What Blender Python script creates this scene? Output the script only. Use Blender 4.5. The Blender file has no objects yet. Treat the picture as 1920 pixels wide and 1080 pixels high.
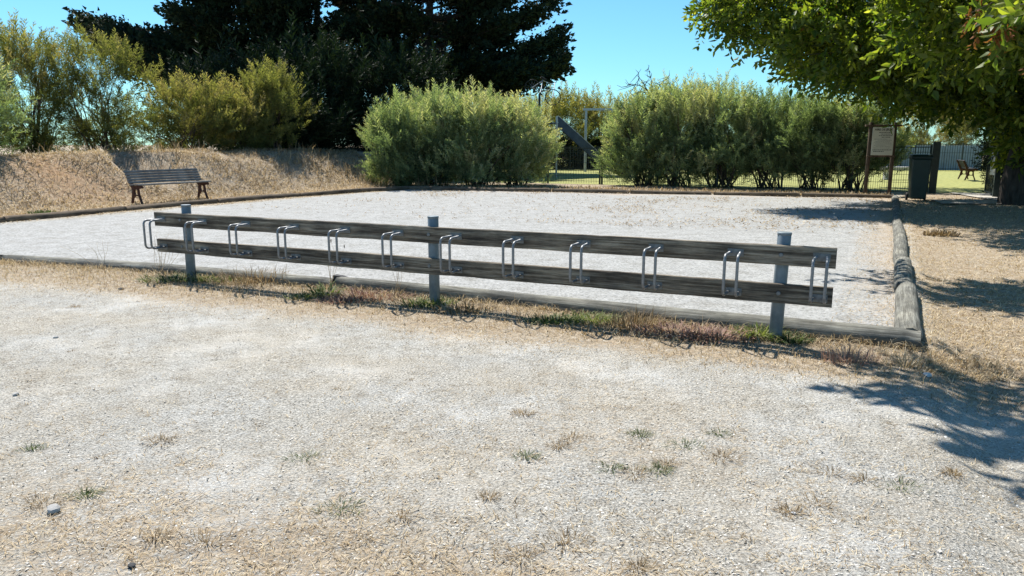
import bpy, math, random
import numpy as np
from mathutils import Vector, Matrix

# ------------------------------------------------------------------ camera, sky, sun, exposure
scene = bpy.context.scene
col = scene.collection
PITCH = math.atan(270 / 1400)
cam_d = bpy.data.cameras.new('camera'); cam = bpy.data.objects.new('camera', cam_d); col.objects.link(cam)
cam_d.sensor_width = 36; cam_d.lens = 36 * 1400 / 1920; cam_d.clip_start = .05; cam_d.clip_end = 3000
cam.location = (0, 0, 1.5); cam.rotation_euler = (math.pi / 2 - PITCH, 0, 0)
scene.camera = cam

SUN_EL, SUN_AZ = math.radians(57), math.radians(24)       # azimuth to the left of the view direction
world = bpy.data.worlds.new('World'); scene.world = world; world.use_nodes = True
wn, wl = world.node_tree.nodes, world.node_tree.links
wn.clear()
sky = wn.new('ShaderNodeTexSky'); sky.sky_type = 'NISHITA'; sky.sun_disc = False
sky.sun_elevation = SUN_EL; sky.sun_rotation = -SUN_AZ
sky.air_density = 1.0; sky.dust_density = .25; sky.ozone_density = 1.2
gain = wn.new('ShaderNodeMix'); gain.data_type = 'RGBA'; gain.blend_type = 'MULTIPLY'; gain.inputs[0].default_value = 1
gain.inputs[7].default_value = (.46, .84, 1.02, 1)
bg = wn.new('ShaderNodeBackground'); bg.inputs[1].default_value = .085
wo = wn.new('ShaderNodeOutputWorld')
wl.new(sky.outputs[0], gain.inputs[6]); wl.new(gain.outputs[2], bg.inputs[0]); wl.new(bg.outputs[0], wo.inputs[0])

sun_d = bpy.data.lights.new('sun', 'SUN'); sun_d.energy = 5.0; sun_d.angle = math.radians(.53); sun_d.color = (1, .955, .88)
sun = bpy.data.objects.new('sun', sun_d); col.objects.link(sun)
to_sun = Vector((-math.sin(SUN_AZ) * math.cos(SUN_EL), math.cos(SUN_AZ) * math.cos(SUN_EL), math.sin(SUN_EL)))
sun.rotation_euler = to_sun.to_track_quat('Z', 'Y').to_euler()
sun.location = (0, 0, 30)
scene.view_settings.view_transform = 'Standard'; scene.view_settings.look = 'None'
scene.view_settings.exposure = .84; scene.view_settings.gamma = 1; scene.view_settings.use_curve_mapping = False
scene.cycles.max_bounces = 8; scene.cycles.transparent_max_bounces = 4; scene.cycles.transmission_bounces = 4
scene.cycles.use_denoising = True

rng = np.random.default_rng(7)

# ------------------------------------------------------------------ helpers
def prop(o, label=None, cat=None, group=None, kind=None):
    if label: o['label'] = label
    if cat: o['category'] = cat
    if group: o['group'] = group
    if kind: o['kind'] = kind
    return o

def empty(name, loc, rz=0, **k):
    o = bpy.data.objects.new(name, None); col.objects.link(o); o.location = loc; o.rotation_euler = (0, 0, rz)
    o.empty_display_size = .2
    return prop(o, **k)

def raw_mesh(name, V, F, tone=None, extra=None, smooth=False):
    """V (n,3) array, F (m,3) or (m,4) int array"""
    V = np.asarray(V, np.float32); F = np.asarray(F, np.int32)
    k = F.shape[1]; me = bpy.data.meshes.new(name)
    me.vertices.add(len(V)); me.vertices.foreach_set('co', V.ravel())
    me.loops.add(F.size); me.loops.foreach_set('vertex_index', F.ravel())
    me.polygons.add(len(F)); me.polygons.foreach_set('loop_start', np.arange(0, F.size, k, dtype=np.int32))
    try: me.polygons.foreach_set('loop_total', np.full(len(F), k, np.int32))
    except Exception: pass
    if smooth: me.polygons.foreach_set('use_smooth', np.ones(len(F), bool))
    for nm, arr in ([('tone', tone)] if tone is not None else []) + list((extra or {}).items()):
        a = me.attributes.new(nm, 'FLOAT', 'POINT'); a.data.foreach_set('value', np.asarray(arr, np.float32))
    me.update(calc_edges=True); me.validate()
    return me

def link(name, me, mat=None, parent=None, **k):
    o = bpy.data.objects.new(name, me); col.objects.link(o)
    if mat and not me.materials: me.materials.append(mat)
    if parent: o.parent = parent
    return prop(o, **k)

class Soup:
    """collects triangles in numpy and builds ONE mesh"""
    def __init__(s): s.V = []; s.F = []; s.T = []; s.n = 0
    def add(s, V, F, T=0.5):
        V = np.asarray(V, float).reshape(-1, 3); F = np.asarray(F, int).reshape(-1, 3)
        s.V.append(V); s.F.append(F + s.n); s.T.append(np.broadcast_to(np.asarray(T, float), (len(V),)).copy()); s.n += len(V)
    def scatter(s, tv, tf, pos, rot, scale, tone, tt=None):
        """copies of a template: tv (m,3), pos (n,3), rot (n,3,3), scale (n,) or (n,3)"""
        n, m = len(pos), len(tv)
        sc = np.asarray(scale, float)
        if sc.ndim == 1: sc = sc[:, None]
        P = tv[None] * sc[:, None, :] if sc.shape[1] == 3 else tv[None] * sc[:, :, None]
        P = np.einsum('nij,nmj->nmi', rot, P) + pos[:, None]
        F = tf[None] + (np.arange(n) * m)[:, None, None]
        T = np.repeat(np.asarray(tone, float), m)
        if tt is not None: T = T + np.tile(tt, n)
        s.add(P.reshape(-1, 3), F.reshape(-1, 3), T)
    def tube(s, pts, radii, sides=6, tone=.5, cap=True):
        pts = [Vector(p) for p in pts]; V = []; ref = Vector((0, 0, 1))
        for i, p in enumerate(pts):
            d = (pts[min(i + 1, len(pts) - 1)] - pts[max(i - 1, 0)]).normalized()
            a = ref if abs(d.z) < .9 else Vector((1, 0, 0))
            u = d.cross(a).normalized(); v = d.cross(u)
            r = radii[i] if hasattr(radii, '__len__') else radii
            for k in range(sides):
                t = 2 * math.pi * k / sides; V.append(p + (u * math.cos(t) + v * math.sin(t)) * r)
        F = []
        for i in range(len(pts) - 1):
            for k in range(sides):
                a, b = i * sides + k, i * sides + (k + 1) % sides
                F += [(a, b, b + sides), (a, b + sides, a + sides)]
        if cap:
            for base in (0, (len(pts) - 1) * sides):
                for k in range(1, sides - 1): F.append((base, base + k, base + k + 1))
        s.add([tuple(v) for v in V], F, tone)
    def build(s, name, mat, parent=None, smooth=False, **k):
        me = raw_mesh(name, np.concatenate(s.V), np.concatenate(s.F), np.concatenate(s.T), smooth=smooth)
        return link(name, me, mat, parent, **k)

def rot_to(D, roll=None):
    """rotation matrices that take +Z to each direction D (n,3) with a random roll"""
    D = D / np.linalg.norm(D, axis=1, keepdims=True); n = len(D)
    a = np.where(np.abs(D[:, 2:3]) < .95, np.array([[0, 0, 1.]]), np.array([[1., 0, 0]]))
    X = np.cross(a, D); X /= np.linalg.norm(X, axis=1, keepdims=True); Y = np.cross(D, X)
    t = rng.uniform(0, 2 * np.pi, n) if roll is None else np.broadcast_to(roll, (n,))
    c, s_ = np.cos(t)[:, None], np.sin(t)[:, None]
    X2 = X * c + Y * s_; Y2 = -X * s_ + Y * c
    return np.stack([X2, Y2, D], axis=2)

def rot_z(t):
    t = np.asarray(t); c, s_ = np.cos(t), np.sin(t); z = np.zeros_like(t); o = np.ones_like(t)
    return np.stack([np.stack([c, -s_, z], 1), np.stack([s_, c, z], 1), np.stack([z, z, o], 1)], 1)

_perm = np.random.default_rng(3).random((256, 256))
def vnoise(x, y, s=1.0, o=0):
    x = np.asarray(x, float) / s + 37.3 + o * 11.7; y = np.asarray(y, float) / s + 91.1 + o * 5.3
    xi, yi = np.floor(x).astype(int), np.floor(y).astype(int); fx, fy = x - xi, y - yi
    fx = fx * fx * (3 - 2 * fx); fy = fy * fy * (3 - 2 * fy)
    g = lambda a, b: _perm[a % 256, b % 256]
    return (g(xi, yi) * (1 - fx) + g(xi + 1, yi) * fx) * (1 - fy) + (g(xi, yi + 1) * (1 - fx) + g(xi + 1, yi + 1) * fx) * fy
def fbm(x, y, s, o=0, n=4):
    return sum(vnoise(x, y, s / 2 ** k, o + k) * .5 ** k for k in range(n)) / sum(.5 ** k for k in range(n))
def sst(a, b, v):
    t = np.clip((np.asarray(v, float) - a) / (b - a), 0, 1); return t * t * (3 - 2 * t)

def bm_box(V, F, x0, x1, y0, y1, z0, z1):
    b = len(V)
    V += [(x0, y0, z0), (x1, y0, z0), (x1, y1, z0), (x0, y1, z0), (x0, y0, z1), (x1, y0, z1), (x1, y1, z1), (x0, y1, z1)]
    F += [(b, b + 3, b + 2, b + 1), (b + 4, b + 5, b + 6, b + 7), (b, b + 1, b + 5, b + 4), (b + 1, b + 2, b + 6, b + 5), (b + 2, b + 3, b + 7, b + 6), (b + 3, b, b + 4, b + 7)]

def boxes(name, blist, mat, parent=None, bevel=0, **k):
    V, F = [], []
    for b in blist: bm_box(V, F, *b)
    me = bpy.data.meshes.new(name); me.from_pydata(V, [], F); me.update()
    o = link(name, me, mat, parent, **k)
    if bevel:
        m = o.modifiers.new('bevel', 'BEVEL'); m.width = bevel; m.segments = 2; m.limit_method = 'ANGLE'
    return o

def extrude_poly(name, pts, y0, y1, mat, parent=None, bevel=0, holes=None, **k):
    """profile in local XZ extruded along Y; holes allowed (filled by 2-d triangulation)"""
    from mathutils.geometry import tessellate_polygon
    loops = [pts] + (holes or [])
    allp = [p for l in loops for p in l]
    tris = tessellate_polygon([[Vector((p[0], p[1], 0)) for p in l] for l in loops])
    n = len(allp); V = [(p[0], y0, p[1]) for p in allp] + [(p[0], y1, p[1]) for p in allp]; F = []
    for t in tris: F += [tuple(t), tuple(i + n for i in reversed(t))]
    b = 0
    for l in loops:
        for i in range(len(l)):
            a, c = b + i, b + (i + 1) % len(l); F.append((a, a + n, c + n, c))
        b += len(l)
    me = bpy.data.meshes.new(name); me.from_pydata(V, [], F)
    import bmesh as B
    bm = B.new(); bm.from_mesh(me); B.ops.recalc_face_normals(bm, faces=bm.faces); bm.to_mesh(me); bm.free(); me.update()
    o = link(name, me, mat, parent, **k)
    if bevel:
        m = o.modifiers.new('bevel', 'BEVEL'); m.width = bevel; m.segments = 1; m.limit_method = 'ANGLE'
    return o

# ------------------------------------------------------------------ materials
def new_mat(name, rough=.8, spec=.3):
    m = bpy.data.materials.new(name); m.use_nodes = True
    b = m.node_tree.nodes['Principled BSDF']; b.inputs['Roughness'].default_value = rough
    b.inputs['Specular IOR Level'].default_value = spec
    return m, m.node_tree.nodes, m.node_tree.links, b

def ramp(N, stops):
    r = N.new('ShaderNodeValToRGB'); e = r.color_ramp.elements
    while len(e) < len(stops): e.new(.5)
    for i, (p, c) in enumerate(stops): e[i].position = p; e[i].color = (*c, 1)
    return r

def noise(N, L, scale, detail=4, rough=.6, vec=None, sc=None, coord='Object'):
    t = N.new('ShaderNodeTexCoord'); n = N.new('ShaderNodeTexNoise'); n.inputs['Scale'].default_value = scale
    n.inputs['Detail'].default_value = detail; n.inputs['Roughness'].default_value = rough
    src = t.outputs[coord]
    if sc:
        mp = N.new('ShaderNodeMapping'); mp.inputs['Scale'].default_value = sc; L.new(src, mp.inputs[0]); src = mp.outputs[0]
    L.new(src, n.inputs['Vector']); return n

def mixc(N, L, fac, a, b, mode='MIX'):
    m = N.new('ShaderNodeMix'); m.data_type = 'RGBA'; m.blend_type = mode
    for s, v in ((0, fac), (6, a), (7, b)):
        if hasattr(v, 'is_output') or isinstance(v, bpy.types.NodeSocket): L.new(v, m.inputs[s])
        elif s == 0: m.inputs[0].default_value = v
        else: m.inputs[s].default_value = (*v, 1)
    return m.outputs[2]

def bump(N, L, b, h, strength, dist):
    bp = N.new('ShaderNodeBump'); bp.inputs['Strength'].default_value = strength; bp.inputs['Distance'].default_value = dist
    L.new(h, bp.inputs['Height']); L.new(bp.outputs[0], b.inputs['Normal']); return bp

def simple(name, stops, scale=8, rough=.8, metal=0, spec=.3, bmp=.2, dist=.005, sc=None, coord='Object', detail=5):
    m, N, L, b = new_mat(name, rough, spec); b.inputs['Metallic'].default_value = metal
    n = noise(N, L, scale, detail, .65, sc=sc, coord=coord); r = ramp(N, stops)
    L.new(n.outputs[0], r.inputs[0]); L.new(r.outputs[0], b.inputs['Base Color'])
    if bmp: bump(N, L, b, n.outputs[0], bmp, dist)
    return m

def tone_mat(name, stops, rough=.7, trans=0, spec=.2, tcol=None):
    """colour from the per-piece 'tone' attribute, optional light passing through thin leaves"""
    m, N, L, b = new_mat(name, rough, spec)
    a = N.new('ShaderNodeAttribute'); a.attribute_name = 'tone'; r = ramp(N, stops)
    L.new(a.outputs['Fac'], r.inputs[0]); L.new(r.outputs[0], b.inputs['Base Color'])
    if trans:
        t = N.new('ShaderNodeBsdfTranslucent'); mx = N.new('ShaderNodeMixShader'); mx.inputs[0].default_value = trans
        g = mixc(N, L, 1.0, r.outputs[0], tcol or (1.5, 1.6, .7), 'MULTIPLY')
        L.new(g, t.inputs[0]); L.new(b.outputs[0], mx.inputs[1]); L.new(t.outputs[0], mx.inputs[2])
        L.new(mx.outputs[0], N['Material Output'].inputs[0])
    return m

M = {}
M['tamarisk'] = tone_mat('tamarisk_foliage', [(0, (.05, .075, .04)), (.4, (.15, .2, .105)), (.7, (.3, .35, .19)), (1, (.46, .42, .27))], .8, .4)
M['tamarisk_yellow'] = tone_mat('tamarisk_yellow_foliage', [(0, (.055, .07, .025)), (.45, (.14, .15, .05)), (.75, (.24, .225, .085)), (1, (.32, .25, .13))], .8, .42)
M['cypress'] = tone_mat('cypress_foliage', [(0, (.008, .016, .009)), (.55, (.02, .036, .016)), (.85, (.045, .06, .02)), (1, (.12, .08, .05))], .75, .05)
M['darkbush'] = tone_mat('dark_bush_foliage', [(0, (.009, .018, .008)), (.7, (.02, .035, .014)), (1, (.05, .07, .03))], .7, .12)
M['leaf'] = tone_mat('broad_leaf', [(0, (.022, .05, .01)), (.4, (.07, .105, .018)), (.72, (.17, .2, .04)), (.97, (.3, .31, .08)), (1, (.2, .09, .035))], .5, .5, .35, (2.5, 2.5, .7))
M['deadleaf'] = tone_mat('dead_leaf', [(0, (.12, .05, .02)), (1, (.28, .12, .05))], .8, .3)
M['bark'] = simple('bark', [(.3, (.02, .016, .013)), (.7, (.075, .062, .052))], 14, .95, bmp=.6, dist=.02, sc=(1, 1, .25))
M['stem'] = simple('stem_bark', [(.3, (.05, .035, .025)), (.7, (.14, .1, .075))], 20, .9, bmp=.3)
M['dry'] = tone_mat('dry_grass_blades', [(0, (.1, .07, .035)), (.3, (.28, .205, .12)), (.65, (.5, .395, .25)), (1, (.66, .57, .41))], .7, .25, tcol=(1.2, 1.1, .8))
M['green'] = tone_mat('green_weed_blades', [(0, (.035, .055, .02)), (.5, (.1, .135, .045)), (1, (.23, .25, .1))], .6, .3)
M['red'] = tone_mat('reddish_weed_blades', [(0, (.09, .055, .045)), (.5, (.27, .16, .13)), (1, (.48, .34, .26))], .7, .25, tcol=(1.2, 1, .8))
M['chip'] = tone_mat('limestone_chips', [(0, (.2, .19, .175)), (.35, (.42, .4, .37)), (.8, (.6, .58, .53)), (1, (.75, .73, .69))], .9)

def ground_material():
    m, N, L, b = new_mat('ground_gravel_and_straw', .95, .15)
    def attr(n):
        a = N.new('ShaderNodeAttribute'); a.attribute_name = n; return a.outputs['Fac']
    big = noise(N, L, .9, 5, .62); mid = noise(N, L, 9, 6, .72); fine = noise(N, L, 85, 5, .75); fib = noise(N, L, 30, 6, .85)
    g = ramp(N, [(.34, (.07, .068, .063)), (.43, (.27, .263, .245)), (.55, (.48, .47, .445)), (.7, (.7, .69, .655))]); L.new(fine.outputs[0], g.inputs[0])
    g2 = ramp(N, [(.3, (.72, .68, .62)), (.48, (.95, .94, .91)), (.7, (1.05, 1.05, 1.04))]); L.new(mid.outputs[0], g2.inputs[0])
    grav = mixc(N, L, 1, g.outputs[0], g2.outputs[0], 'MULTIPLY')
    s = ramp(N, [(.33, (.08, .068, .05)), (.44, (.27, .222, .165)), (.56, (.47, .4, .31)), (.72, (.7, .64, .53))]); L.new(fib.outputs[0], s.inputs[0])
    s2 = ramp(N, [(.35, (.75, .66, .55)), (.6, (1, 1, 1))]); L.new(mid.outputs[0], s2.inputs[0])
    straw = mixc(N, L, 1, s.outputs[0], s2.outputs[0], 'MULTIPLY')
    dn = noise(N, L, 1.15, 7, .72); dr = ramp(N, [(.5, (0, 0, 0)), (.64, (.75, .75, .75))]); L.new(dn.outputs[0], dr.inputs[0])
    dust = ramp(N, [(.36, (.4, .395, .375)), (.64, (.64, .63, .6))]); L.new(fine.outputs[0], dust.inputs[0])
    grav = mixc(N, L, dr.outputs[0], grav, dust.outputs[0])
    wr_ = ramp(N, [(.4, (1.0, .95, .88)), (.6, (1, 1, 1))]); L.new(big.outputs[0], wr_.inputs[0]); grav = mixc(N, L, 1, grav, wr_.outputs[0], 'MULTIPLY')
    add = N.new('ShaderNodeMath'); add.operation = 'ADD'; L.new(attr('straw'), add.inputs[0])
    sub = N.new('ShaderNodeMath'); sub.operation = 'MULTIPLY_ADD'; L.new(fib.outputs[0], sub.inputs[0]); sub.inputs[1].default_value = 2.6; sub.inputs[2].default_value = -1.35
    L.new(sub.outputs[0], add.inputs[1])
    sm = N.new('ShaderNodeMapRange'); sm.inputs['From Min'].default_value = .3; sm.inputs['From Max'].default_value = .75; L.new(add.outputs[0], sm.inputs['Value'])
    c = mixc(N, L, sm.outputs[0], grav, straw)
    o = ramp(N, [(.35, (.24, .12, .05)), (.65, (.5, .3, .15))]); L.new(fib.outputs[0], o.inputs[0])
    c = mixc(N, L, attr('earth'), c, o.outputs[0])
    L.new(c, b.inputs['Base Color'])
    vor = N.new('ShaderNodeTexVoronoi'); vor.inputs['Scale'].default_value = 55
    t = N.new('ShaderNodeTexCoord'); L.new(t.outputs['Object'], vor.inputs['Vector'])
    h = N.new('ShaderNodeMath'); h.operation = 'MULTIPLY_ADD'; L.new(fine.outputs[0], h.inputs[0]); h.inputs[1].default_value = 1.0; L.new(mid.outputs[0], h.inputs[2])
    h2 = N.new('ShaderNodeMath'); h2.operation = 'MULTIPLY_ADD'; L.new(vor.outputs[0], h2.inputs[0]); h2.inputs[1].default_value = -.5; L.new(h.outputs[0], h2.inputs[2])
    bump(N, L, b, h2.outputs[0], .85, .02)
    return m
M['ground'] = ground_material()

def court_material():
    m, N, L, b = new_mat('court_crushed_limestone', .95, .15)
    mid = noise(N, L, 3.5, 6, .7); fine = noise(N, L, 34, 7, .8); big = noise(N, L, .5, 4, .6); spk = noise(N, L, 24, 4, .8)
    g = ramp(N, [(.34, (.1, .1, .098)), (.45, (.26, .26, .254)), (.57, (.38, .38, .373)), (.73, (.5, .5, .49))]); L.new(fine.outputs[0], g.inputs[0])
    g2 = ramp(N, [(.3, (.76, .74, .7)), (.5, (.95, .95, .94)), (.7, (1.12, 1.12, 1.12))]); L.new(mid.outputs[0], g2.inputs[0])
    c = mixc(N, L, 1, g.outputs[0], g2.outputs[0], 'MULTIPLY')
    a = N.new('ShaderNodeAttribute'); a.attribute_name = 'straw'
    sk = N.new('ShaderNodeMath'); sk.operation = 'MULTIPLY_ADD'; L.new(spk.outputs[0], sk.inputs[0]); sk.inputs[1].default_value = 2.2; sk.inputs[2].default_value = -1.45
    ad = N.new('ShaderNodeMath'); ad.operation = 'ADD'; ad.use_clamp = True; L.new(sk.outputs[0], ad.inputs[0]); L.new(a.outputs['Fac'], ad.inputs[1])
    c = mixc(N, L, ad.outputs[0], c, (.42, .33, .24)); L.new(c, b.inputs['Base Color'])
    h = N.new('ShaderNodeMath'); h.operation = 'MULTIPLY_ADD'; L.new(mid.outputs[0], h.inputs[0]); h.inputs[1].default_value = 2; L.new(fine.outputs[0], h.inputs[2])
    bump(N, L, b, h.outputs[0], .7, .012)
    return m
M['court'] = court_material()
M['lawn'] = simple('lawn_green', [(.3, (.15, .17, .05)), (.55, (.29, .29, .09)), (.75, (.44, .4, .18))], 6, .9, bmp=.6, dist=.03, detail=7)
M['path'] = simple('path_sand', [(.3, (.3, .28, .25)), (.7, (.52, .49, .44))], 12, .95, bmp=.5, dist=.01)

def wood(name, stops, grain=(1.2, 26, 26), rough=.85, cracks=.5, lum=4):
    m, N, L, b = new_mat(name, rough, .2)
    n1 = noise(N, L, 2.2, 7, .7, sc=grain); n2 = noise(N, L, 3, 5, .6); n3 = noise(N, L, 5, 6, .75, sc=(grain[0] * .8, grain[1] * 1.6, grain[2] * 1.6))
    r = ramp(N, stops); L.new(n1.outputs[0], r.inputs[0])
    r2 = ramp(N, [(.35, (.55, .55, .55)), (.65, (1.15, 1.12, 1.05))]); L.new(n2.outputs[0], r2.inputs[0])
    c = mixc(N, L, 1, r.outputs[0], r2.outputs[0], 'MULTIPLY')
    r3 = ramp(N, [(.36, (.25, .22, .2)), (.46, (1, 1, 1))]); L.new(n3.outputs[0], r3.inputs[0])
    c = mixc(N, L, cracks, c, r3.outputs[0], 'MULTIPLY'); L.new(c, b.inputs['Base Color'])
    h = N.new('ShaderNodeMath'); h.operation = 'ADD'; L.new(n1.outputs[0], h.inputs[0]); L.new(n3.outputs[0], h.inputs[1])
    bump(N, L, b, h.outputs[0], .8, .006)
    return m
M['plank'] = wood('weathered_dark_plank', [(.3, (.04, .033, .026)), (.45, (.13, .108, .085)), (.56, (.26, .225, .178)), (.72, (.48, .44, .37))], (.8, 20, 20), cracks=.85)
M['log'] = wood('weathered_grey_log', [(.3, (.07, .068, .06)), (.48, (.17, .168, .15)), (.7, (.34, .34, .31))], (.9, 17, 17), cracks=.9)
M['log_brown'] = wood('weathered_brown_log', [(.28, (.06, .045, .032)), (.5, (.14, .105, .075)), (.75, (.27, .22, .165))], (1, 12, 12), cracks=.6)
M['slat'] = wood('grey_bench_slat', [(.3, (.1, .1, .1)), (.5, (.2, .2, .2)), (.75, (.38, .37, .35))], (1, 20, 20), cracks=.6)
M['signwood'] = wood('dark_sign_timber', [(.3, (.05, .035, .025)), (.7, (.15, .11, .08))], (16, 16, 1), cracks=.5)
M['post'] = simple('galvanised_grey_post', [(.3, (.12, .15, .17)), (.7, (.22, .255, .275))], 9, .5, .25, .4, .15, .003)
M['galv'] = simple('galvanised_rod', [(.3, (.15, .155, .16)), (.7, (.27, .275, .28))], 30, .45, .3, .5, .2, .001)
M['plate'] = simple('galvanised_plate', [(.3, (.12, .125, .125)), (.7, (.22, .225, .22))], 30, .6, .2, .4, .2, .001)
M['iron'] = simple('red_brown_cast_iron', [(.3, (.045, .018, .014)), (.7, (.1, .045, .035))], 20, .6, bmp=.3)
M['dark_metal'] = simple('dark_painted_metal', [(.3, (.02, .03, .028)), (.7, (.035, .05, .045))], 10, .5, bmp=0)
M['blue_metal'] = simple('slide_steel_side', [(.3, (.04, .06, .09)), (.7, (.07, .095, .14))], 4, .45, .3, bmp=.1)
M['steel'] = simple('playground_steel', [(.3, (.35, .38, .4)), (.7, (.5, .53, .55))], 8, .4, .6, bmp=.05)
M['bin'] = simple('bin_green_plastic', [(.3, (.006, .018, .015)), (.7, (.012, .03, .025))], 4, .42, bmp=.05, spec=.5)
M['rubber'] = simple('black_rubber', [(.3, (.015, .015, .015)), (.7, (.03, .03, .03))], 10, .7, bmp=.1)
M['signboard'] = simple('cream_sign_board', [(.3, (.5, .49, .4)), (.7, (.6, .59, .5))], 3, .6, bmp=0)
M['ink'] = simple('black_print', [(.3, (.02, .02, .02)), (.7, (.03, .03, .03))], 3, .7, bmp=0)
M['greypanel'] = simple('blue_grey_panel', [(.3, (.2, .25, .3)), (.7, (.3, .36, .4))], 2, .7, bmp=0)
M['concrete'] = simple('pale_concrete', [(.3, (.4, .4, .4)), (.7, (.6, .6, .6))], 6, .85, bmp=.3)
M['stone'] = simple('grey_stone', [(.3, (.2, .195, .19)), (.7, (.42, .41, .39))], 14, .9, bmp=.6, dist=.01)
M['darkstone'] = simple('dark_stone', [(.3, (.03, .03, .032)), (.7, (.09, .09, .09))], 14, .9, bmp=.6, dist=.01)

# ------------------------------------------------------------------ layout lines of the court
C = np.array([3.08, 5.60]); J = np.array([-1.90, 7.98])                       # near right corner
U = np.array([-.9226, .3857])                    # along the front border, to the left
W = np.array([.4453, .8954])                     # along the right border, away
FL, RL = 15.55, 17.5
CL = np.array([-11.3, 11.42])                                  # near left corner (outside the frame)
BR = np.array([10.86, 21.25]); BL = np.array([-3.5, 25.5])
def side(p, a, b):                               # signed distance left of a->b
    d = (b - a) / np.linalg.norm(b - a); return (p[..., 0] - a[0]) * -d[1] + (p[..., 1] - a[1]) * d[0]

def front(p):                                    # > 0 on the camera side of the slightly bent front border
    return np.minimum(side(p, C, J), side(p, J, CL))

def terrain(x, y):
    x = np.asarray(x, float); y = np.asarray(y, float); p = np.stack([x, y], -1)
    sf = front(p)
    sl = side(p, CL, BL)                         # > 0 left of the left border
    sr = -side(p, C, BR)                         # > 0 right of the right border
    inside = np.minimum(np.minimum(-sf, -sl), np.minimum(-sr, side(p, BL, BR) * -1))
    z = (fbm(x, y, 1.6, 0) - .5) * .05
    z = z - (.03 * sst(-8, -4, x) + .03 * sst(0, 3.0, x)) * sst(-.25, .3, sf)          # the gravel lies lower at the right end
    z = z - .07 * sst(0, .4, sr) * sst(22, 8, y)
    m = sst(1.9, 4.9, sl) * (1 - sst(-4.6, -2.2, x + .0 * y)) * (y > 5)
    crest = 1.24 + .22 * (fbm(x, y, 3.0, 9) - .5) - .25 * sst(-11, -15, x)
    z = z + m * crest + m * (fbm(x, y, .7, 4) - .5) * .22 * sst(0, 1, sl)
    ur = x / np.maximum(y, .5) + .03 * (fbm(x, y, .5, 77) - .5); nt = sst(-.545, -.505, ur) * sst(-.435, -.46, ur) * sst(22.95, 22.7, y) * sst(19.6, 21.6, y)  # hollow carved into the mound so its back face lies in shade
    z = z * (1 - nt) + np.minimum(z, .42) * nt
    z = np.where(sf + sl * 0 > .35, z * 1, z)
    k = sst(-.05, .12, inside); z = z * (1 - k) + (-.09) * k     # dip under the court sheet
    lawn = sst(28.3, 30.5, y + .47 * x - 1.2) * (1 - m)
    z = z * (1 - lawn) - .08 * lawn
    far = sst(60, 200, np.hypot(x, y)); z = z * (1 - far) - .2 * far
    return z

def blob(x, y, cx, cy, rx, ry, a=1.0): return a * np.exp(-(((x - cx) / rx) ** 2 + ((y - cy) / ry) ** 2))

def straw_mask(x, y):
    p = np.stack([np.asarray(x, float), np.asarray(y, float)], -1)
    sf = front(p); sl = side(p, CL, BL); sr = -side(p, C, BR)
    n = fbm(x, y, 1.3, 20)
    v = 1.0 * sst(1.75 + 1.2 * (n - .5), .7, sf) * (sf > -.3) * (.8 + .2 * sst(-6.5, -2.5, x))
    v = np.maximum(v, 1.0 * sst(.0, .3, sr) * sst(3.6, 5.2, y + .8 * (n - .5)))
    v = np.maximum(v, 1.0 * sst(0, .6, sl) * (y > 8))
    v = np.maximum(v, (y > 24) * 1.0)
    fg = blob(x, y, -2.1, 2.9, 1.5, .8, .5) + blob(x, y, -.9, 2.6, .8, .35, .5) + blob(x, y, .6, 3.7, .9, .45, .5) + blob(x, y, .2, 2.3, .9, .25, .7) \
        + blob(x, y, 1.7, 3.0, .8, .35, .45) + blob(x, y, -4.6, 7.6, 1.3, .8, .5) + blob(x, y, .8, 4.6, 1.0, .5, .35) + blob(x, y, 1.4, 2.2, .9, .3, .5)
    v = np.maximum(v, np.clip(fg * (.15 + 1.3 * n) * .8 + .2 * sst(5.8, 3, y), 0, 1) * .8 * (sf > 0))
    return np.clip(v, 0, 1)

def make_ground():
    def axis(dense, mid, far):
        a = list(np.arange(dense[0], dense[1], dense[2]))
        b = list(np.arange(dense[1], mid[1], mid[2])); c = list(-np.arange(-dense[0], -mid[0], mid[2]))[::-1]
        s = sorted(set(np.round(a + b + c, 4)))
        k = mid[2]; lo, hi = s[0], s[-1]
        while hi < far: k *= 1.35; hi += k; s.append(hi)
        k = mid[2]
        while lo > -far: k *= 1.35; lo -= k; s.insert(0, lo)
        return np.array(s)
    xs = axis((-6, 6, .11), (-24, 24, .28), 900); ys = axis((1.2, 9, .11), (-3, 50, .28), 900)
    X, Y = np.meshgrid(xs, ys); Z = terrain(X, Y)
    Z = Z + (vnoise(X, Y, .16, 50) - .5) * .012 * (Y < 10)
    nx, ny = len(xs), len(ys); idx = np.arange(nx * ny).reshape(ny, nx)
    F = np.stack([idx[:-1, :-1], idx[:-1, 1:], idx[1:, 1:], idx[1:, :-1]], -1).reshape(-1, 4)
    V = np.stack([X, Y, Z], -1).reshape(-1, 3)
    st = straw_mask(X, Y).ravel()
    p = np.stack([X, Y], -1); sl = side(p, CL, BL)
    earth = (blob(X, Y, -11.2, 18.9, 1.6, 1.2, .6) * (sl > .3) * (.4 + fbm(X, Y, .6, 31))).ravel()
    me = raw_mesh('ground', V, F, None, {'straw': st, 'earth': np.clip(earth, 0, 1)}, smooth=True)
    link('ground', me, M['ground'], kind='structure')
make_ground()

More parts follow.
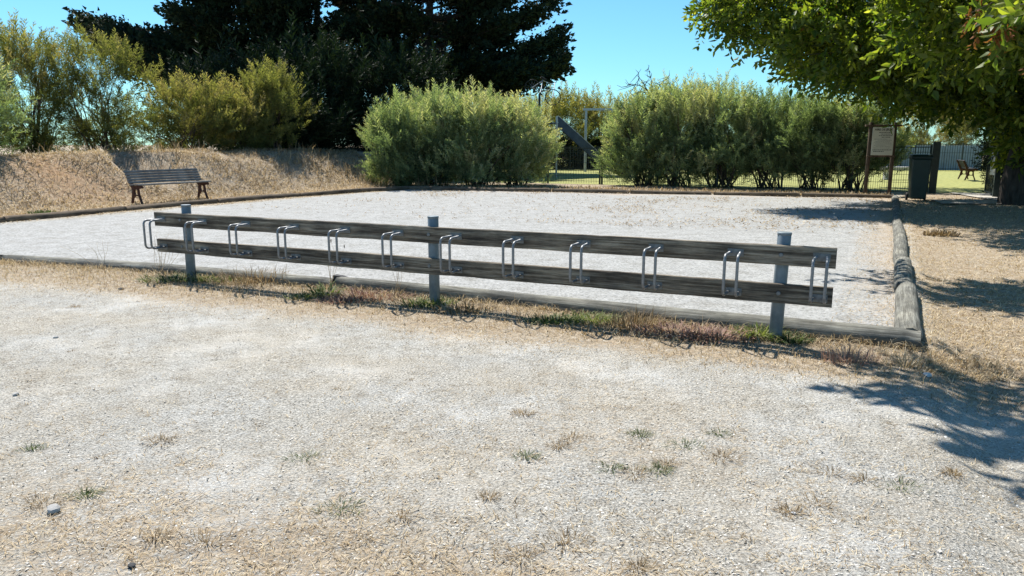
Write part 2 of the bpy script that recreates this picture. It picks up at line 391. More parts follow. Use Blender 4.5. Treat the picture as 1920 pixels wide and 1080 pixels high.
def quad_sheet(name, a, b, c, d, n, m, zf, mat, straw=None, warp=None):
    s, t = np.meshgrid(np.linspace(0, 1, n), np.linspace(0, 1, m))
    a, b, c, d = map(np.asarray, (a, b, c, d))
    P = (a * (1 - s)[..., None] + b * s[..., None]) * (1 - t)[..., None] + (d * (1 - s)[..., None] + c * s[..., None]) * t[..., None]
    if warp: P = warp(P, s, t)
    Z = zf(P[..., 0], P[..., 1]); V = np.concatenate([P, Z[..., None]], -1).reshape(-1, 3)
    idx = np.arange(n * m).reshape(m, n); F = np.stack([idx[:-1, :-1], idx[:-1, 1:], idx[1:, 1:], idx[1:, :-1]], -1).reshape(-1, 4)
    me = raw_mesh(name, V, F, None, {'straw': (straw(P[..., 0], P[..., 1]).ravel() if straw else np.zeros(n * m))}, smooth=True)
    link(name, me, mat, kind='structure')
def court_straw(x, y):
    p = np.stack([x, y], -1); sr = side(p, C, BR); sb = side(p, BL, BR); n = fbm(x, y, .5, 44)
    return np.clip(.9 * sst(1.0, .0, sr + .7 * (n - .5)) * sst(3, 9, y) + .8 * sst(-1.4, -.1, sb + (n - .5)) + .35 * sst(.55, .8, fbm(x, y, 2.2, 61)) * sst(9, 16, y), 0, 1) * .9
def bend(P, s, t):
    k = np.linalg.norm(J - C) / (np.linalg.norm(J - C) + np.linalg.norm(CL - J))
    a = np.where((s < k)[..., None], C + (J - C) * np.minimum(s / k, 1)[..., None], J + (CL - J) * np.clip((s - k) / (1 - k), 0, 1)[..., None])
    return P + (a - (C + (CL - C) * s[..., None])) * (1 - t)[..., None]
quad_sheet('court_surface', C, CL, BL, BR, 120, 120, lambda x, y: (fbm(x, y, 1.5, 2) - .5) * .03 - .012, M['court'], court_straw, bend)
quad_sheet('lawn', (-3.0, 30.9), (16, 22.3), (60, 62), (-3.0, 80), 60, 60, lambda x, y: (fbm(x, y, 3, 12) - .5) * .06 + .0, M['lawn'])
quad_sheet('path', (10.9, 19.0), (30, 18.0), (30, 19.3), (11.4, 20.4), 60, 12, lambda x, y: terrain(x, y) * 0 + .02, M['path'])
quad_sheet('path', (12.9, 20.1), (14.6, 20.0), (15.2, 22.6), (13.5, 23.2), 12, 20, lambda x, y: .03 + 0 * x, M['path'])

# ------------------------------------------------------------------ border logs
ORD = ['first', 'second', 'third', 'fourth', 'fifth', 'sixth', 'seventh', 'eighth', 'ninth']
def log_piece(a, b, r, zc, mat, label, group, seed):
    a, b = np.array(a, float), np.array(b, float); L_ = np.linalg.norm(b - a); ang = math.atan2(b[1] - a[1], b[0] - a[0])
    R = np.random.default_rng(seed); ns, n = 14, max(6, int(L_ / .12)); V = []; F = []
    ph = R.uniform(0, 9, 6)
    for i in range(n + 1):
        x = L_ * i / n; e = 1 - .12 * (i in (0, n))
        x = x + (.012 if i == 0 else -.012 if i == n else 0)
        cy = .012 * math.sin(x * 1.1 + ph[0]); cz = .01 * math.sin(x * 1.3 + ph[1])
        for k in range(ns):
            t = 2 * math.pi * k / ns
            rr = r * e * (1 + .045 * math.sin(3 * t + ph[2] + .6 * x) + .03 * math.sin(5 * t + ph[3] - 1.1 * x) + R.uniform(-.018, .018))
            V.append((x, cy + rr * math.cos(t), cz + rr * math.sin(t)))
    for i in range(n):
        for k in range(ns):
            p, q = i * ns + k, i * ns + (k + 1) % ns; F.append((p, q, q + ns, p + ns))
    F.append(tuple(range(ns))); F.append(tuple(range(n * ns, n * ns + ns))[::-1])
    me = bpy.data.meshes.new('border_log'); me.from_pydata(V, [], F); me.update()
    for p in me.polygons: p.use_smooth = len(p.vertices) == 4
    o = link('border_log', me, mat, label=label, cat='log', group=group)
    o.location = (a[0], a[1], zc); o.rotation_euler = (0, 0, ang)
    return o
f2 = (CL - J) / np.linalg.norm(CL - J); f1 = (J - C) / np.linalg.norm(J - C)
fseg = [(C - f1 * .08, J - f1 * .01), (J + f2 * .02, J + f2 * 5.1), (J + f2 * 5.12, CL)]
for i, lab in enumerate(['grey border log behind the right half of the bike rack',
                         'grey border log behind the left half of the bike rack',
                         'grey border log sunk in grass at the left end of the front border']):
    log_piece(*fseg[i], .092 - .005 * i, [.0, .0, -.01][i], M['log'], lab, 'front border logs of the court', 10 + i)
log_piece(C - f1 * .1 + np.array([-.02, -.05]), C + f1 * .8 + np.array([-.02, -.05]), .07, -.155, M['log_brown'],
          'short dark log under the near right corner of the log border', 'front border logs of the court', 19)
nR = 8
wr = (BR - C) / np.linalg.norm(BR - C); LR = np.linalg.norm(BR - C)
for i in range(nR):
    a, b = C + wr * (-.03 + (LR + .03) * i / nR), C + wr * (-.03 + (LR + .03) * (i + 1) / nR)
    log_piece(a, b - wr * .02, [.1, .098, .095, .095, .094, .094, .093, .093][i], [.03, .012, 0, -.01, -.015, -.015, -.015, -.015][i], M['log'], f'pale grey log of the right court border, {ORD[i]} from the near corner',
              'right border logs of the court', 30 + i)
LP = [CL, (-9.95, 14.6), (-8.85, 17.1), (-7.62, 19.35), (-6.2, 21.9), (-4.85, 23.9), BL]
for i in range(6):
    log_piece(LP[i], LP[i + 1], .085, .03, M['log_brown'], f'brown log of the left court border beside the mound, {ORD[i]} from the near end', 'left border logs of the court', 50 + i)
for i in range(6):
    a, b = BL + (BR - BL) * i / 6, BL + (BR - BL) * (i + .985) / 6
    log_piece(a, b, .08, .02, M['log_brown'], f'dark brown back border log at the hedge foot, {ORD[i]} from the left end', 'back border logs of the court', 70 + i)

# added black wedge stands for the dark opening in a rotten log end
j = J
w = extrude_poly('log_end_opening', [(-.06, 0), (.17, .0), (.15, .02), (.02, .055), (-.06, .06)], -.04, .04, M['darkstone'], None, .004,
                 label='black wedge standing for the dark opening of a rotten log end at the joint of two front border logs', cat='log end')
w.location = (j[0] + .02, j[1] + .03, .04); w.rotation_euler = (0, 0, math.radians(-20))

# ------------------------------------------------------------------ bike rack
RB = np.array([2.12, 5.83]); RD = np.array([.9077, -.4196]); RN = np.array([-.4196, -.9077])   # along to the right, out to the camera
rack_ang = math.atan2(RD[1], RD[0])
rack = empty('bike_rack', (2.12, 5.83, 0), rack_ang, label='long wooden bicycle rack of two dark planks with steel hoops on grey posts', cat='bike rack')
# local x along the rack (0 at the right post), local y: negative towards the camera
def cyl(name, r, z0, z1, mat, parent, loc=(0, 0, 0), sides=24, axis='Z', smooth=True, bevel=.004, **k):
    s = Soup(); V, F = [], []
    rings = [(z0, r - bevel), (z0 + bevel, r), (z1 - bevel, r), (z1, r - bevel)]
    for z, rr in rings:
        for q in range(sides):
            t = 2 * math.pi * q / sides; V.append((rr * math.cos(t), rr * math.sin(t), z))
    for i in range(3):
        for q in range(sides):
            a, b = i * sides + q, i * sides + (q + 1) % sides; F.append((a, b, b + sides, a + sides))
    F.append(tuple(range(sides))[::-1]); F.append(tuple(range(3 * sides, 4 * sides)))
    if axis == 'Y': V = [(x, -z, y) for x, y, z in V]
    if axis == 'X': V = [(z, x, y) for x, y, z in V]
    me = bpy.data.meshes.new(name); me.from_pydata(V, [], F); me.update()
    for p in me.polygons: p.use_smooth = smooth and len(p.vertices) == 4
    o = link(name, me, mat, parent, **k); o.location = loc; return o
POSTX = [0, -3.17, -6.43]
for i, x in enumerate(POSTX):
    p = cyl('post', .052, -.25, .815, M['post'], rack, (x, .0, 0))
    p.rotation_euler = (0, math.radians([1.2, 0, .2][i]), 0)
    cyl('cap', .0545, .80, .822, M['post'], p, bevel=.003)
def plank(x0, x1, z0, z1, y0, y1, seed):
    R = np.random.default_rng(seed); n = 90; V = []; F = []
    xs = np.linspace(x0, x1, n)
    dz0 = (vnoise(xs, xs * 0, .35, seed) - .5) * .007 + (vnoise(xs, xs * 0, .08, seed + 1) - .5) * .003
    dz1 = (vnoise(xs, xs * 0, .35, seed + 2) - .5) * .007 + (vnoise(xs, xs * 0, .06, seed + 3) - .5) * .004
    rows = 7
    for i, x in enumerate(xs):
        zz = [z0 + dz0[i] + (z1 + dz1[i] - z0 - dz0[i]) * t for t in (0, .04, .3, .5, .7, .96, 1)]
        fr = [(y0 + (.004 if k in (0, 6) else 0) + R.uniform(-.0012, .0012), zz[k]) for k in range(rows)]
        ring = fr + [(y1 - .004, zz[6]), (y1, zz[5]), (y1, zz[1]), (y1 - .004, zz[0])]
        V += [(x, a, b) for a, b in ring]
    m = rows + 4
    for i in range(n - 1):
        for k in range(m):
            a, b = i * m + k, i * m + (k + 1) % m; F.append((a, a + m, b + m, b))
    F.append(tuple(range(m))); F.append(tuple(range((n - 1) * m, n * m))[::-1])
    me = bpy.data.meshes.new('plank'); me.from_pydata(V, [], F); me.update()
    return link('plank', me, M['plank'], rack)
PY0, PY1 = -.103, -.054
plank(-6.83, .405, .575, .728, PY0, PY1, 1).location = (0, 0, 0)
plank(-6.82, .40, .272, .426, PY0, PY1, 5)
for x in POSTX:
    for z in (.655, .352):
        cyl('bolt', .017, 0, .012, M['plate'], rack, (x + .01, PY0 + .001, z), 12, 'Y', bevel=.004)
def hoop(x):
    h = bpy.data.objects.new('hoop', None)
    s = Soup(); zt, zb, out, R_ = .655, .338, .205, .045
    for dx in (-.048, .048):
        pts = [(dx * .8, PY0 - .004, zt)]
        for k in range(7):
            t = math.pi / 2 * k / 6; pts.append((dx, PY0 - out + R_ - R_ * math.sin(t), zt - R_ + R_ * math.cos(t)))
        for k in range(7):
            t = math.pi / 2 * k / 6; pts.append((dx, PY0 - out + R_ - R_ * math.cos(t), zb + R_ - R_ * math.sin(t)))
        pts.append((dx * .8, PY0 - .004, zb))
        s.tube(pts, .0118, 10)
    return s
hs = hoop(0); hme = raw_mesh('hoop', np.concatenate(hs.V), np.concatenate(hs.F), np.concatenate(hs.T), smooth=True); hme.materials.append(M['galv'])
V_, F_ = [], []; bm_box(V_, F_, -.062, .062, PY0 - .007, PY0 - .001, -.03, .03)
pme = bpy.data.meshes.new('plate'); pme.from_pydata(V_, [], F_); pme.materials.append(M['plate'])
HX = []
def px_t(px):       # x along the rack where the plate stands, from its position in the picture
    best = None
    for t in np.arange(-7.2, 1, .005):
        q = RB + RD * t + RN * .1; z = .655 - 1.5
        c, s_ = math.cos(PITCH), math.sin(PITCH); wv = q[1] * c - z * s_
        e = abs(960 + 1400 * q[0] / wv - px)
        if best is None or e < best[0]: best = (e, t)
    return best[1]
for px in (303, 380, 462, 553, 648, 747, 856, 970, 1095, 1231, 1380, 1541):
    x = px_t(px)
    h = link('hoop', hme, None, rack); h.location = (x, 0, 0); h.rotation_euler = (0, 0, rng.uniform(-.02, .02))
    for z in (.655, .338):
        p = link('plate', pme, None, h); p.location = (0, 0, z)

# ------------------------------------------------------------------ park bench by the court
def park_bench(loc, rz, label, length=2.2, slatmat='slat'):
    b = empty('park_bench', loc, rz, label=label, cat='bench')
    # local x along the bench, local y: front is -y
    def outline():
        return [(-.27, 0), (-.22, .0), (-.175, .13), (-.14, .2), (-.02, .2), (.05, .13), (.1, 0), (.15, 0), (.09, .2), (.06, .36), (.12, .44), (.19, .62), (.27, .80), (.235, .82), (.19, .78), (.13, .64), (.05, .47), (.0, .44),
                (-.1, .45), (-.2, .47), (-.3, .45), (-.33, .41), (-.3, .385), (-.21, .395), (-.17, .36), (-.19, .2)]
    hole = [(-.125, .23), (-.03, .23), (-.01, .3), (-.025, .36), (-.1, .365), (-.13, .33)]
    for x in (-length / 2 + .1, length / 2 - .1):
        f = extrude_poly('end_frame', outline(), -.025, .025, M['iron'], b, .008, [hole])
        f.rotation_euler = (0, 0, math.pi / 2); f.location = (x, 0, 0)
    # frame profile x -> bench y
    for k, (y, z) in enumerate([(-.3, .475), (-.225, .485), (-.15, .482), (-.075, .475), (0, .468)]):
        s = boxes('slat', [(-length / 2, length / 2, -.032, .032, -.016, .016)], M[slatmat], b, .006); s.location = (0, y, z)
    for k in range(5):
        t = k / 4; y = .075 + .14 * t; z = .53 + .26 * t
        s = boxes('slat', [(-length / 2, length / 2, -.016, .016, -.029, .029)], M[slatmat], b, .006); s.location = (0, y - .012, z)
        s.rotation_euler = (math.radians(-27), 0, 0)
    return b
ang = math.atan2(1.85, .95)
park_bench((-8.95, 19.62, .03), ang, 'grey slatted park bench with red brown iron legs in front of the grassy mound')

# ------------------------------------------------------------------ vegetation templates
def plume_template(seed, L_=.6, n=27, width=.032, curve=.15):
    R = np.random.default_rng(seed); V = []; F = []; T = []
    cdir = R.uniform(-1, 1, 2) * curve
    def ax(t): return np.array([cdir[0] * t * t, cdir[1] * t * t, L_ * t])
    pts = [ax(t) for t in (0, .5, 1)]
    for i in range(2):
        b = len(V); q = np.array([.006, 0, 0])
        V += [pts[i] - q, pts[i] + q, pts[i + 1]]; F.append((b, b + 1, b + 2)); T += [-.2] * 3
    for i in range(n):
        t = .12 + .88 * i / n + R.uniform(-.02, .02); p = ax(min(t, 1)); a = i * 2.4 + R.uniform(-.4, .4)
        l = (.20 - .13 * t) * R.uniform(.7, 1.25) * L_ / .6; up = R.uniform(.75, 1.3)
        d = np.array([math.cos(a), math.sin(a), up]); d /= np.linalg.norm(d)
        s_ = np.cross(d, R.normal(size=3)); s_ *= width * .5 / np.linalg.norm(s_)
        b = len(V); V += [p - s_, p + s_ * .9 + d * l * .35, p + d * l]; F.append((b, b + 1, b + 2)); T += list(np.array([0, .05, .12]) + .12 * (t - .5))
    return np.array(V), np.array(F), np.array(T)
PL = [plume_template(i) for i in range(6)]
def scatter_mix(s, temps, pos, D, scale, tone):
    k = rng.integers(0, len(temps), len(pos)); R = rot_to(D)
    for i, (tv, tf, tt) in enumerate(temps):
        m = k == i
        if m.any(): s.scatter(tv, tf, pos[m], R[m], scale[m], tone[m], tt)

def bent(a, b, sag, n=6, jit=.05, R=None):
    a, b = np.array(a, float), np.array(b, float); R = R or rng; out = []
    L_ = np.linalg.norm(b - a)
    off = R.normal(size=(2, 3)) * jit * L_
    for i in range(n + 1):
        t = i / n; p = a + (b - a) * t + np.array([0, 0, sag]) * 4 * t * (1 - t) + off[0] * math.sin(math.pi * t) + off[1] * math.sin(2 * math.pi * t) * .5
        out.append(p)
    return out

def tamarisk(x, y, h, rx, ry, label, group, n_clump=60, per=12, mat='tamarisk', tone=.5, low=.22, seed=0, up=1.0, psize=1.0, stems=16, z0=None, name='tamarisk_shrub', spread=.13, spires=70):
    R = np.random.default_rng(1000 + seed)
    z = float(terrain(x, y)) if z0 is None else z0
    root = empty(name, (x, y, z), 0, label=label, cat='shrub', group=group)
    S = Soup(); base = np.array([0, 0, -.05])
    # clump centres on an uneven dome
    th = R.uniform(0, 2 * np.pi, n_clump); q = R.uniform(0, 1, n_clump) ** .8
    el = low + (1 - low) * q                                 # 0 ground .. 1 top
    prof = np.sqrt(np.clip(1 - ((el - .5) / .62) ** 2, 0.08, 1))
    rad = prof * R.uniform(.42, 1.06, n_clump) * (1 + .22 * np.sin(3 * th + seed) + .1 * np.sin(7 * th + 2 * seed))
    cz = h * el * (1 - .12 * (rad * .8)) * R.uniform(.88, 1.05, n_clump)
    cc = np.stack([rx * rad * np.cos(th), ry * rad * np.sin(th), cz], 1)
    outd = cc / np.array([rx, ry, h]) ; outd[:, 2] = np.clip(outd[:, 2] - .35, -.1, 1) * 1.3
    outd = outd / (np.linalg.norm(outd, axis=1, keepdims=True) + 1e-6)
    n = n_clump * per
    ci = np.repeat(np.arange(n_clump), per)
    pos = cc[ci] + R.normal(size=(n, 3)) * np.array([rx * spread, ry * spread, h * .06])
    D = outd[ci] * R.uniform(.4, 1.1, (n, 1)) + np.array([0, 0, .62 * up]) + R.normal(size=(n, 3)) * .33
    pos = pos - D / np.linalg.norm(D, axis=1, keepdims=True) * .3 * psize
    ct = R.normal(0, .2, n_clump)
    tn = np.clip(tone + ct[ci] + R.normal(0, .07, n) + .18 * (pos[:, 2] / h - .6), .02, .92)  # tone rises with height: lit shrub tops put into the colour
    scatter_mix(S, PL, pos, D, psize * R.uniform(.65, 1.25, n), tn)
    m = int(spires); a = R.uniform(0, 2 * np.pi, m); q = R.uniform(0, .85, m) ** .6
    sp = np.stack([rx * q * np.cos(a), ry * q * np.sin(a), h * (1.0 - .28 * q ** 2) * R.uniform(.8, .98, m)], 1)
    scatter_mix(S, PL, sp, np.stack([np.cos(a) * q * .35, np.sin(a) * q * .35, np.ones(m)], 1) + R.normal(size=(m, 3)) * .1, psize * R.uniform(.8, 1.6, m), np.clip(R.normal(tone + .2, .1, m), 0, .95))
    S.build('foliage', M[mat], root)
    T = Soup()
    order = R.permutation(n_clump)[:stems]
    for i in order:
        e = cc[i] * .93; b0 = base + np.array([R.uniform(-.28, .28) * rx, R.uniform(-.28, .28) * ry, 0]); b0[2] = -.05
        pts = bent(b0, e, .06 * h, 6, .05, R); r0 = R.uniform(.014, .035) * (h / 3)
        T.tube(pts, [r0 * (1 - .8 * k / 6) for k in range(7)], 5)
        for _ in range(2):
            k = R.integers(2, 5); e2 = pts[k] + R.normal(size=3) * [.3 * rx, .3 * ry, .12 * h] + np.array([0, 0, .25 * h])
            T.tube(bent(pts[k], e2, 0, 3, .06, R), [r0 * .45, r0 * .35, r0 * .25, r0 * .1], 4)
    T.build('stem', M['stem'], root, smooth=True)
    return root

# hedge to the left of the gap
HG = 'tamarisks in the hedge behind the court'
hedgeA = [(-3.95, 27.2, 2.75, 1.3, 1.3, .42), (-2.8, 27.4, 3.15, 1.5, 1.4, .5), (-1.2, 27.3, 3.1, 1.5, 1.4, .55), (.15, 27.5, 2.75, 1.25, 1.25, .68)]
labA = ['leftmost hedge tamarisk beside the dry grass mound, leaning left', 'full grey green hedge tamarisk in front of the big cypress',
        'green hedge tamarisk midway along the hedge left of the slide', 'yellow green hedge tamarisk just left of the steel slide']
for i, (x, y, h, rx, ry, tn) in enumerate(hedgeA):
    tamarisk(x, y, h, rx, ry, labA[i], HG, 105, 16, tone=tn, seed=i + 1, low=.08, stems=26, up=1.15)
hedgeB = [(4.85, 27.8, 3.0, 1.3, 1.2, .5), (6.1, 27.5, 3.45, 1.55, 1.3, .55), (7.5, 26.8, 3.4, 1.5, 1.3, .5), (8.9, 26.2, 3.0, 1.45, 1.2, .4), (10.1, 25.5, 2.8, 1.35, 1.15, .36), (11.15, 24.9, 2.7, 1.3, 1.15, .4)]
labB = ['bushy hedge tamarisk just right of the steel slide', 'tall pale green hedge tamarisk under the bare twisted tree', 'tall rounded hedge tamarisk left of the overhanging leafy branches',
        'darker hedge tamarisk under the tip of the overhanging branches', 'dark hedge tamarisk in the shade with bare stems showing', 'shaded hedge tamarisk directly behind the playground sign']
for i, (x, y, h, rx, ry, tn) in enumerate(hedgeB):
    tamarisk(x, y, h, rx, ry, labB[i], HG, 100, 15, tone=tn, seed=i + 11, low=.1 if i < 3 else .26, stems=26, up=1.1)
# tamarisks on the mound at the left
MG = 'tamarisks on the mound at the left'
moundT = [(-14.4, 18.8, 2.7, 1.7, 1.5, .42, 'tamarisk', .0, 'green drooping tamarisk at the left edge above the mound'),
          (-15.2, 24.2, 3.8, 1.2, 1.2, .5, 'tamarisk_yellow', .1, 'tall feathery tamarisk with thin bare tips near the left edge'),
          (-13.2, 24.8, 3.7, 1.45, 1.2, .45, 'tamarisk_yellow', .15, 'tall open tamarisk with dark stems behind the left end of the mound'),
          (-11.2, 26.3, 2.1, 1.5, 1.0, .55, 'tamarisk_yellow', .05, 'low yellow green tamarisk directly behind the park bench'),
          (-9.9, 27.3, 1.9, 1.2, 1.0, .6, 'tamarisk_yellow', .05, 'low golden tamarisk right of the one behind the bench'),
          (-8.8, 28.0, 2.7, 1.1, .9, .42, 'tamarisk_yellow', .05, 'bright green tamarisk on the mound in front of the cypress trunks')]
for i, (x, y, h, rx, ry, tn, mt, lw, lb) in enumerate(moundT):
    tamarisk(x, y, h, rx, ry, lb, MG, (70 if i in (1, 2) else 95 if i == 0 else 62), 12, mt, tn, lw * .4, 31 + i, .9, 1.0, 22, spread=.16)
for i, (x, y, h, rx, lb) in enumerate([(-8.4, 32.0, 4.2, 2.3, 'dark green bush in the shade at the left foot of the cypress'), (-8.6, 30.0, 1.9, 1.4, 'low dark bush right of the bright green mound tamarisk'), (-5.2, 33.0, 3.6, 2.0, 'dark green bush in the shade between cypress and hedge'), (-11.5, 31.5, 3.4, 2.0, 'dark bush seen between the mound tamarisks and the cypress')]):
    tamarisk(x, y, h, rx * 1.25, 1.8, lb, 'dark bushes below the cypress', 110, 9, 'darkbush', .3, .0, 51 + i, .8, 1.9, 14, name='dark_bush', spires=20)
# behind the playground
for i, (x, y, h, rx, tn, lb) in enumerate([(2.6, 47, 4.4, 2.6, .55, 'yellow green tamarisk beyond the playground, left of the swing frame'), (5.6, 48, 4.3, 2.6, .5, 'green tamarisk beyond the playground, behind the swing frame'), (9.2, 48, 4.2, 2.6, .5, 'tamarisk beyond the playground, hidden mostly by the hedge'),
                                          (26.2, 48, 4.1, 2.6, .8, 'yellow tamarisk behind the sign and bin, beyond the lawn'), (29.8, 48.5, 4.3, 2.2, .5, 'greyish tamarisk right of the yellow one beyond the lawn'), (32.8, 47, 4.0, 2.2, .66, 'bright yellow green tamarisk behind the second bench'), (36.0, 47.5, 4.2, 2.4, .5, 'bright green tamarisk above the gate panel')]):
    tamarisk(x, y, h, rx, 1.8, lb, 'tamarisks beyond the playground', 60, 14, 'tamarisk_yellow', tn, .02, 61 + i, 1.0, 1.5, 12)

# ------------------------------------------------------------------ cypresses
def cyp_template(seed):
    R = np.random.default_rng(seed); V = []; F = []; T = []
    for i in range(34):
        t = R.uniform(0, 1); w_ = (1 - t) * .32 + .04
        p = np.array([R.normal() * w_ * .8, R.normal() * w_ * .35, t * .95]); d = np.array([R.normal() * .35 + p[0] * 1.3, R.normal() * .3, 1.0]); d /= np.linalg.norm(d)
        l = R.uniform(.1, .24); s_ = np.cross(d, R.normal(size=3)); s_ *= R.uniform(.055, .1) / np.linalg.norm(s_)
        b = len(V); V += [p - s_, p + s_, p + d * l]; F.append((b, b + 1, b + 2)); T += [R.normal() * .07] * 3
    return np.array(V), np.array(F), np.array(T)
CT = [cyp_template(100 + i) for i in range(5)]
def cypress(x, y, h, label, boughs, seed, trunks):
    R = np.random.default_rng(seed); z = float(terrain(x, y)); root = empty('cypress_tree', (x, y, z), 0, label=label, cat='tree', group='big dark cypresses')
    T = Soup()
    for (dx, dy, tx, ty, r) in trunks:
        pts = bent((dx, dy, -.2), (tx, ty, h * .9), 0, 9, .015, R); T.tube(pts, [r * (1 - .85 * k / 9) * (1.25 if k == 0 else 1) for k in range(10)], 9)
    S = Soup(); pos = []; D = []; sc = []; tn = []
    for (z0, az, ln, rise, width, dens) in boughs:
        d = np.array([math.cos(az), math.sin(az), 0]); s0 = np.array([0, 0, z0]) + d * .2
        e = s0 + d * ln + np.array([0, 0, rise])
        pts = bent(s0, e, -.07 * ln, 8, .03, R); T.tube(pts, [.14 * (ln / 7) * (1 - .85 * k / 8) for k in range(9)], 6)
        side_ = np.array([-d[1], d[0], 0])
        n = int(dens * ln * width)
        for _ in range(n):
            t = R.uniform(.22, 1.03) ** .8; k = min(int(t * 8), 7); f = min(t * 8 - k, 1); p = pts[k] * (1 - f) + pts[k + 1] * f
            wv = width * (1.15 - .75 * abs(t - .55) * 1.6) * float(np.clip(R.normal(), -1.5, 1.5)) * .42
            p = p + side_ * wv + np.array([0, 0, R.normal() * .22 + .1])
            pos.append(p); dd = d * .9 + side_ * (wv / width * .9 + R.normal() * .35) + np.array([0, 0, .42 + R.normal() * .28])
            D.append(dd); sc.append(R.uniform(.6, 1.25)); tn.append(.45 + R.normal() * .16 + (.5 if R.random() < .012 else 0))
    pos, D, sc, tn = map(np.array, (pos, D, sc, tn))
    scatter_mix(S, CT, pos, D, sc, np.clip(tn, 0, 1))
    S.build('foliage', M['cypress'], root); T.build('trunk', M['bark'], root, smooth=True)
def mk_boughs(R, n, z0, z1, l0, l1, az=None, dens=16):
    out = []
    for i in range(n):
        t = (i + R.uniform(0, 1)) / n; z = z0 + (z1 - z0) * t; a = R.uniform(0, 2 * math.pi) if az is None else R.uniform(*az)
        ln = (l0 + (l1 - l0) * t) * R.uniform(.75, 1.1); out.append((z, a, ln, R.uniform(.02, .22) * ln, R.uniform(1.2, 1.9), dens))
    return out
Rc = np.random.default_rng(5); PI = math.pi
bo = mk_boughs(Rc, 30, 3.6, 12.5, 6.2, 3.2)
bo += [(5.0, PI * 1.0, 9.0, 1.0, 1.4, 20), (4.2, PI * 1.02, 8.0, 1.2, 1.6, 20), (4.8, PI * 1.08, 7.4, .3, 1.5, 18), (3.6, PI * 1.2, 6.5, .2, 1.6, 18), (8.6, PI * .98, 7.8, 1.6, 1.3, 36), (3.2, PI * 1.4, 4.8, -.2, 1.8, 18), (3.4, PI * 1.75, 5.4, .2, 1.8, 18), (3.7, PI * .98, 6.2, .6, 1.5, 17), (8.3, PI * 1.0, 6.3, 1.2, 1.3, 15), (9.3, PI * 1.05, 6.6, 1.4, 1.4, 16), (5.5, PI * 1.35, 5, .3, 1.6, 17), (5.0, PI * 1.6, 4.5, 0, 1.6, 17)]
cypress(-12.3, 40, 14, 'huge dark cypress left of centre with a long low bough reaching left over the tamarisks', bo, 81, [(0, 0, .6, 0, .42), (1.2, .4, 2.6, .5, .3), (-.7, .2, -2.2, 0, .26)])
bo = mk_boughs(Rc, 34, 3.4, 11.5, 5.8, 3.5)
bo += [(4.0, .03, 7.0, 1.6, 1.6, 20), (3.2, -.05, 6.9, 1.0, 1.6, 20), (3.0, -.3, 5.8, .6, 1.7, 20), (5.2, .1, 6.6, 2.2, 1.5, 18), (6.8, .0, 6.6, 2.0, 1.3, 18), (3.0, -.6, 5.4, .5, 1.8, 20), (3.3, -1.0, 4.6, .4, 1.8, 20), (7.6, .15, 6.6, 2.6, 1.3, 17)]
cypress(-4.9, 41, 13.5, 'dark cypress with layered boughs spreading right above the hedge toward the blue sky', bo, 82, [(0, 0, .4, 0, .38), (-1.1, .3, -1.8, .2, .3)])

# bare twisted tree in the distance
def bare_tree():
    R = np.random.default_rng(9); root = empty('bare_tree', (8.4, 46, 0), 0, label='bare twisted tree top showing above the hedge right of the swing frame', cat='tree'); T = Soup()
    T.tube(bent((0, 0, -.2), (.1, 0, 4.2), 0, 6, .04, R), [.16, .14, .12, .1, .09, .08, .07], 6)
    for e, sg in (((-2.1, 0, 3.6), .75), ((-1.5, .3, 4.9), .35), ((1.3, 0, 4.8), .3), ((-.3, 0, 5.9), .1), ((1.0, .2, 5.5), .3), ((-1.0, -.2, 5.5), .2)):
        pts = bent((.1, 0, 4.0), e, sg, 8, .05, R); T.tube(pts, [.05 * (1 - .8 * k / 8) for k in range(9)], 5)
        for _ in range(16):
            k = R.integers(2, 9); q = pts[k] + R.normal(size=3) * [.35, .2, .28]; T.tube([pts[k], (pts[k] + q) / 2 + R.normal(size=3) * .06, q], [.02, .015, .008], 4)
    T.build('trunk', M['bark'], root)
bare_tree()

# ------------------------------------------------------------------ broad-leaved trees
def leaf_verts(R):
    """one pointed, slightly folded leaf about 1 unit long, along +Z hanging"""
    w_ = R.uniform(.22, .31); c = R.uniform(.08, .2); k = R.uniform(-.18, .18)
    V = [(0, 0, 0), (-w_, c, .32), (0, -.02, .4), (w_ * .9, c, .3), (-w_ * .62, c * .8 + k * .4, .68), (w_ * .66, c * .8 + k * .4, .66), (0, k, 1.0)]
    F = [(0, 1, 2), (0, 2, 3), (1, 4, 2), (2, 5, 3), (4, 6, 2), (2, 6, 5)]
    return np.array(V), np.array(F)
def twig_template(seed, n=15, L_=.75, droop=1.0):
    R = np.random.default_rng(seed); V = []; F = []; T = []; k = 0
    for i in range(n):
        t = .1 + .9 * i / (n - 1); p = np.array([.1 * t * t, 0, L_ * t]); a = i * 2.6 + R.uniform(-.5, .5)
        lv, lf = leaf_verts(R); s_ = R.uniform(.11, .2)
        d = np.array([[math.cos(a) * .8, math.sin(a) * .8, .85]]) + R.normal(size=(1, 3)) * .25
        r = rot_to(d, R.uniform(-.6, .6))[0]; q = lv * s_ @ r.T + p + d[0] / np.linalg.norm(d) * .05
        b = len(V); V += list(q); F += [tuple(b + j for j in f) for f in lf]; T += [R.normal() * .12] * len(lv)
    return np.array(V), np.array(F), np.array(T)
TW = [twig_template(200 + i) for i in range(8)]
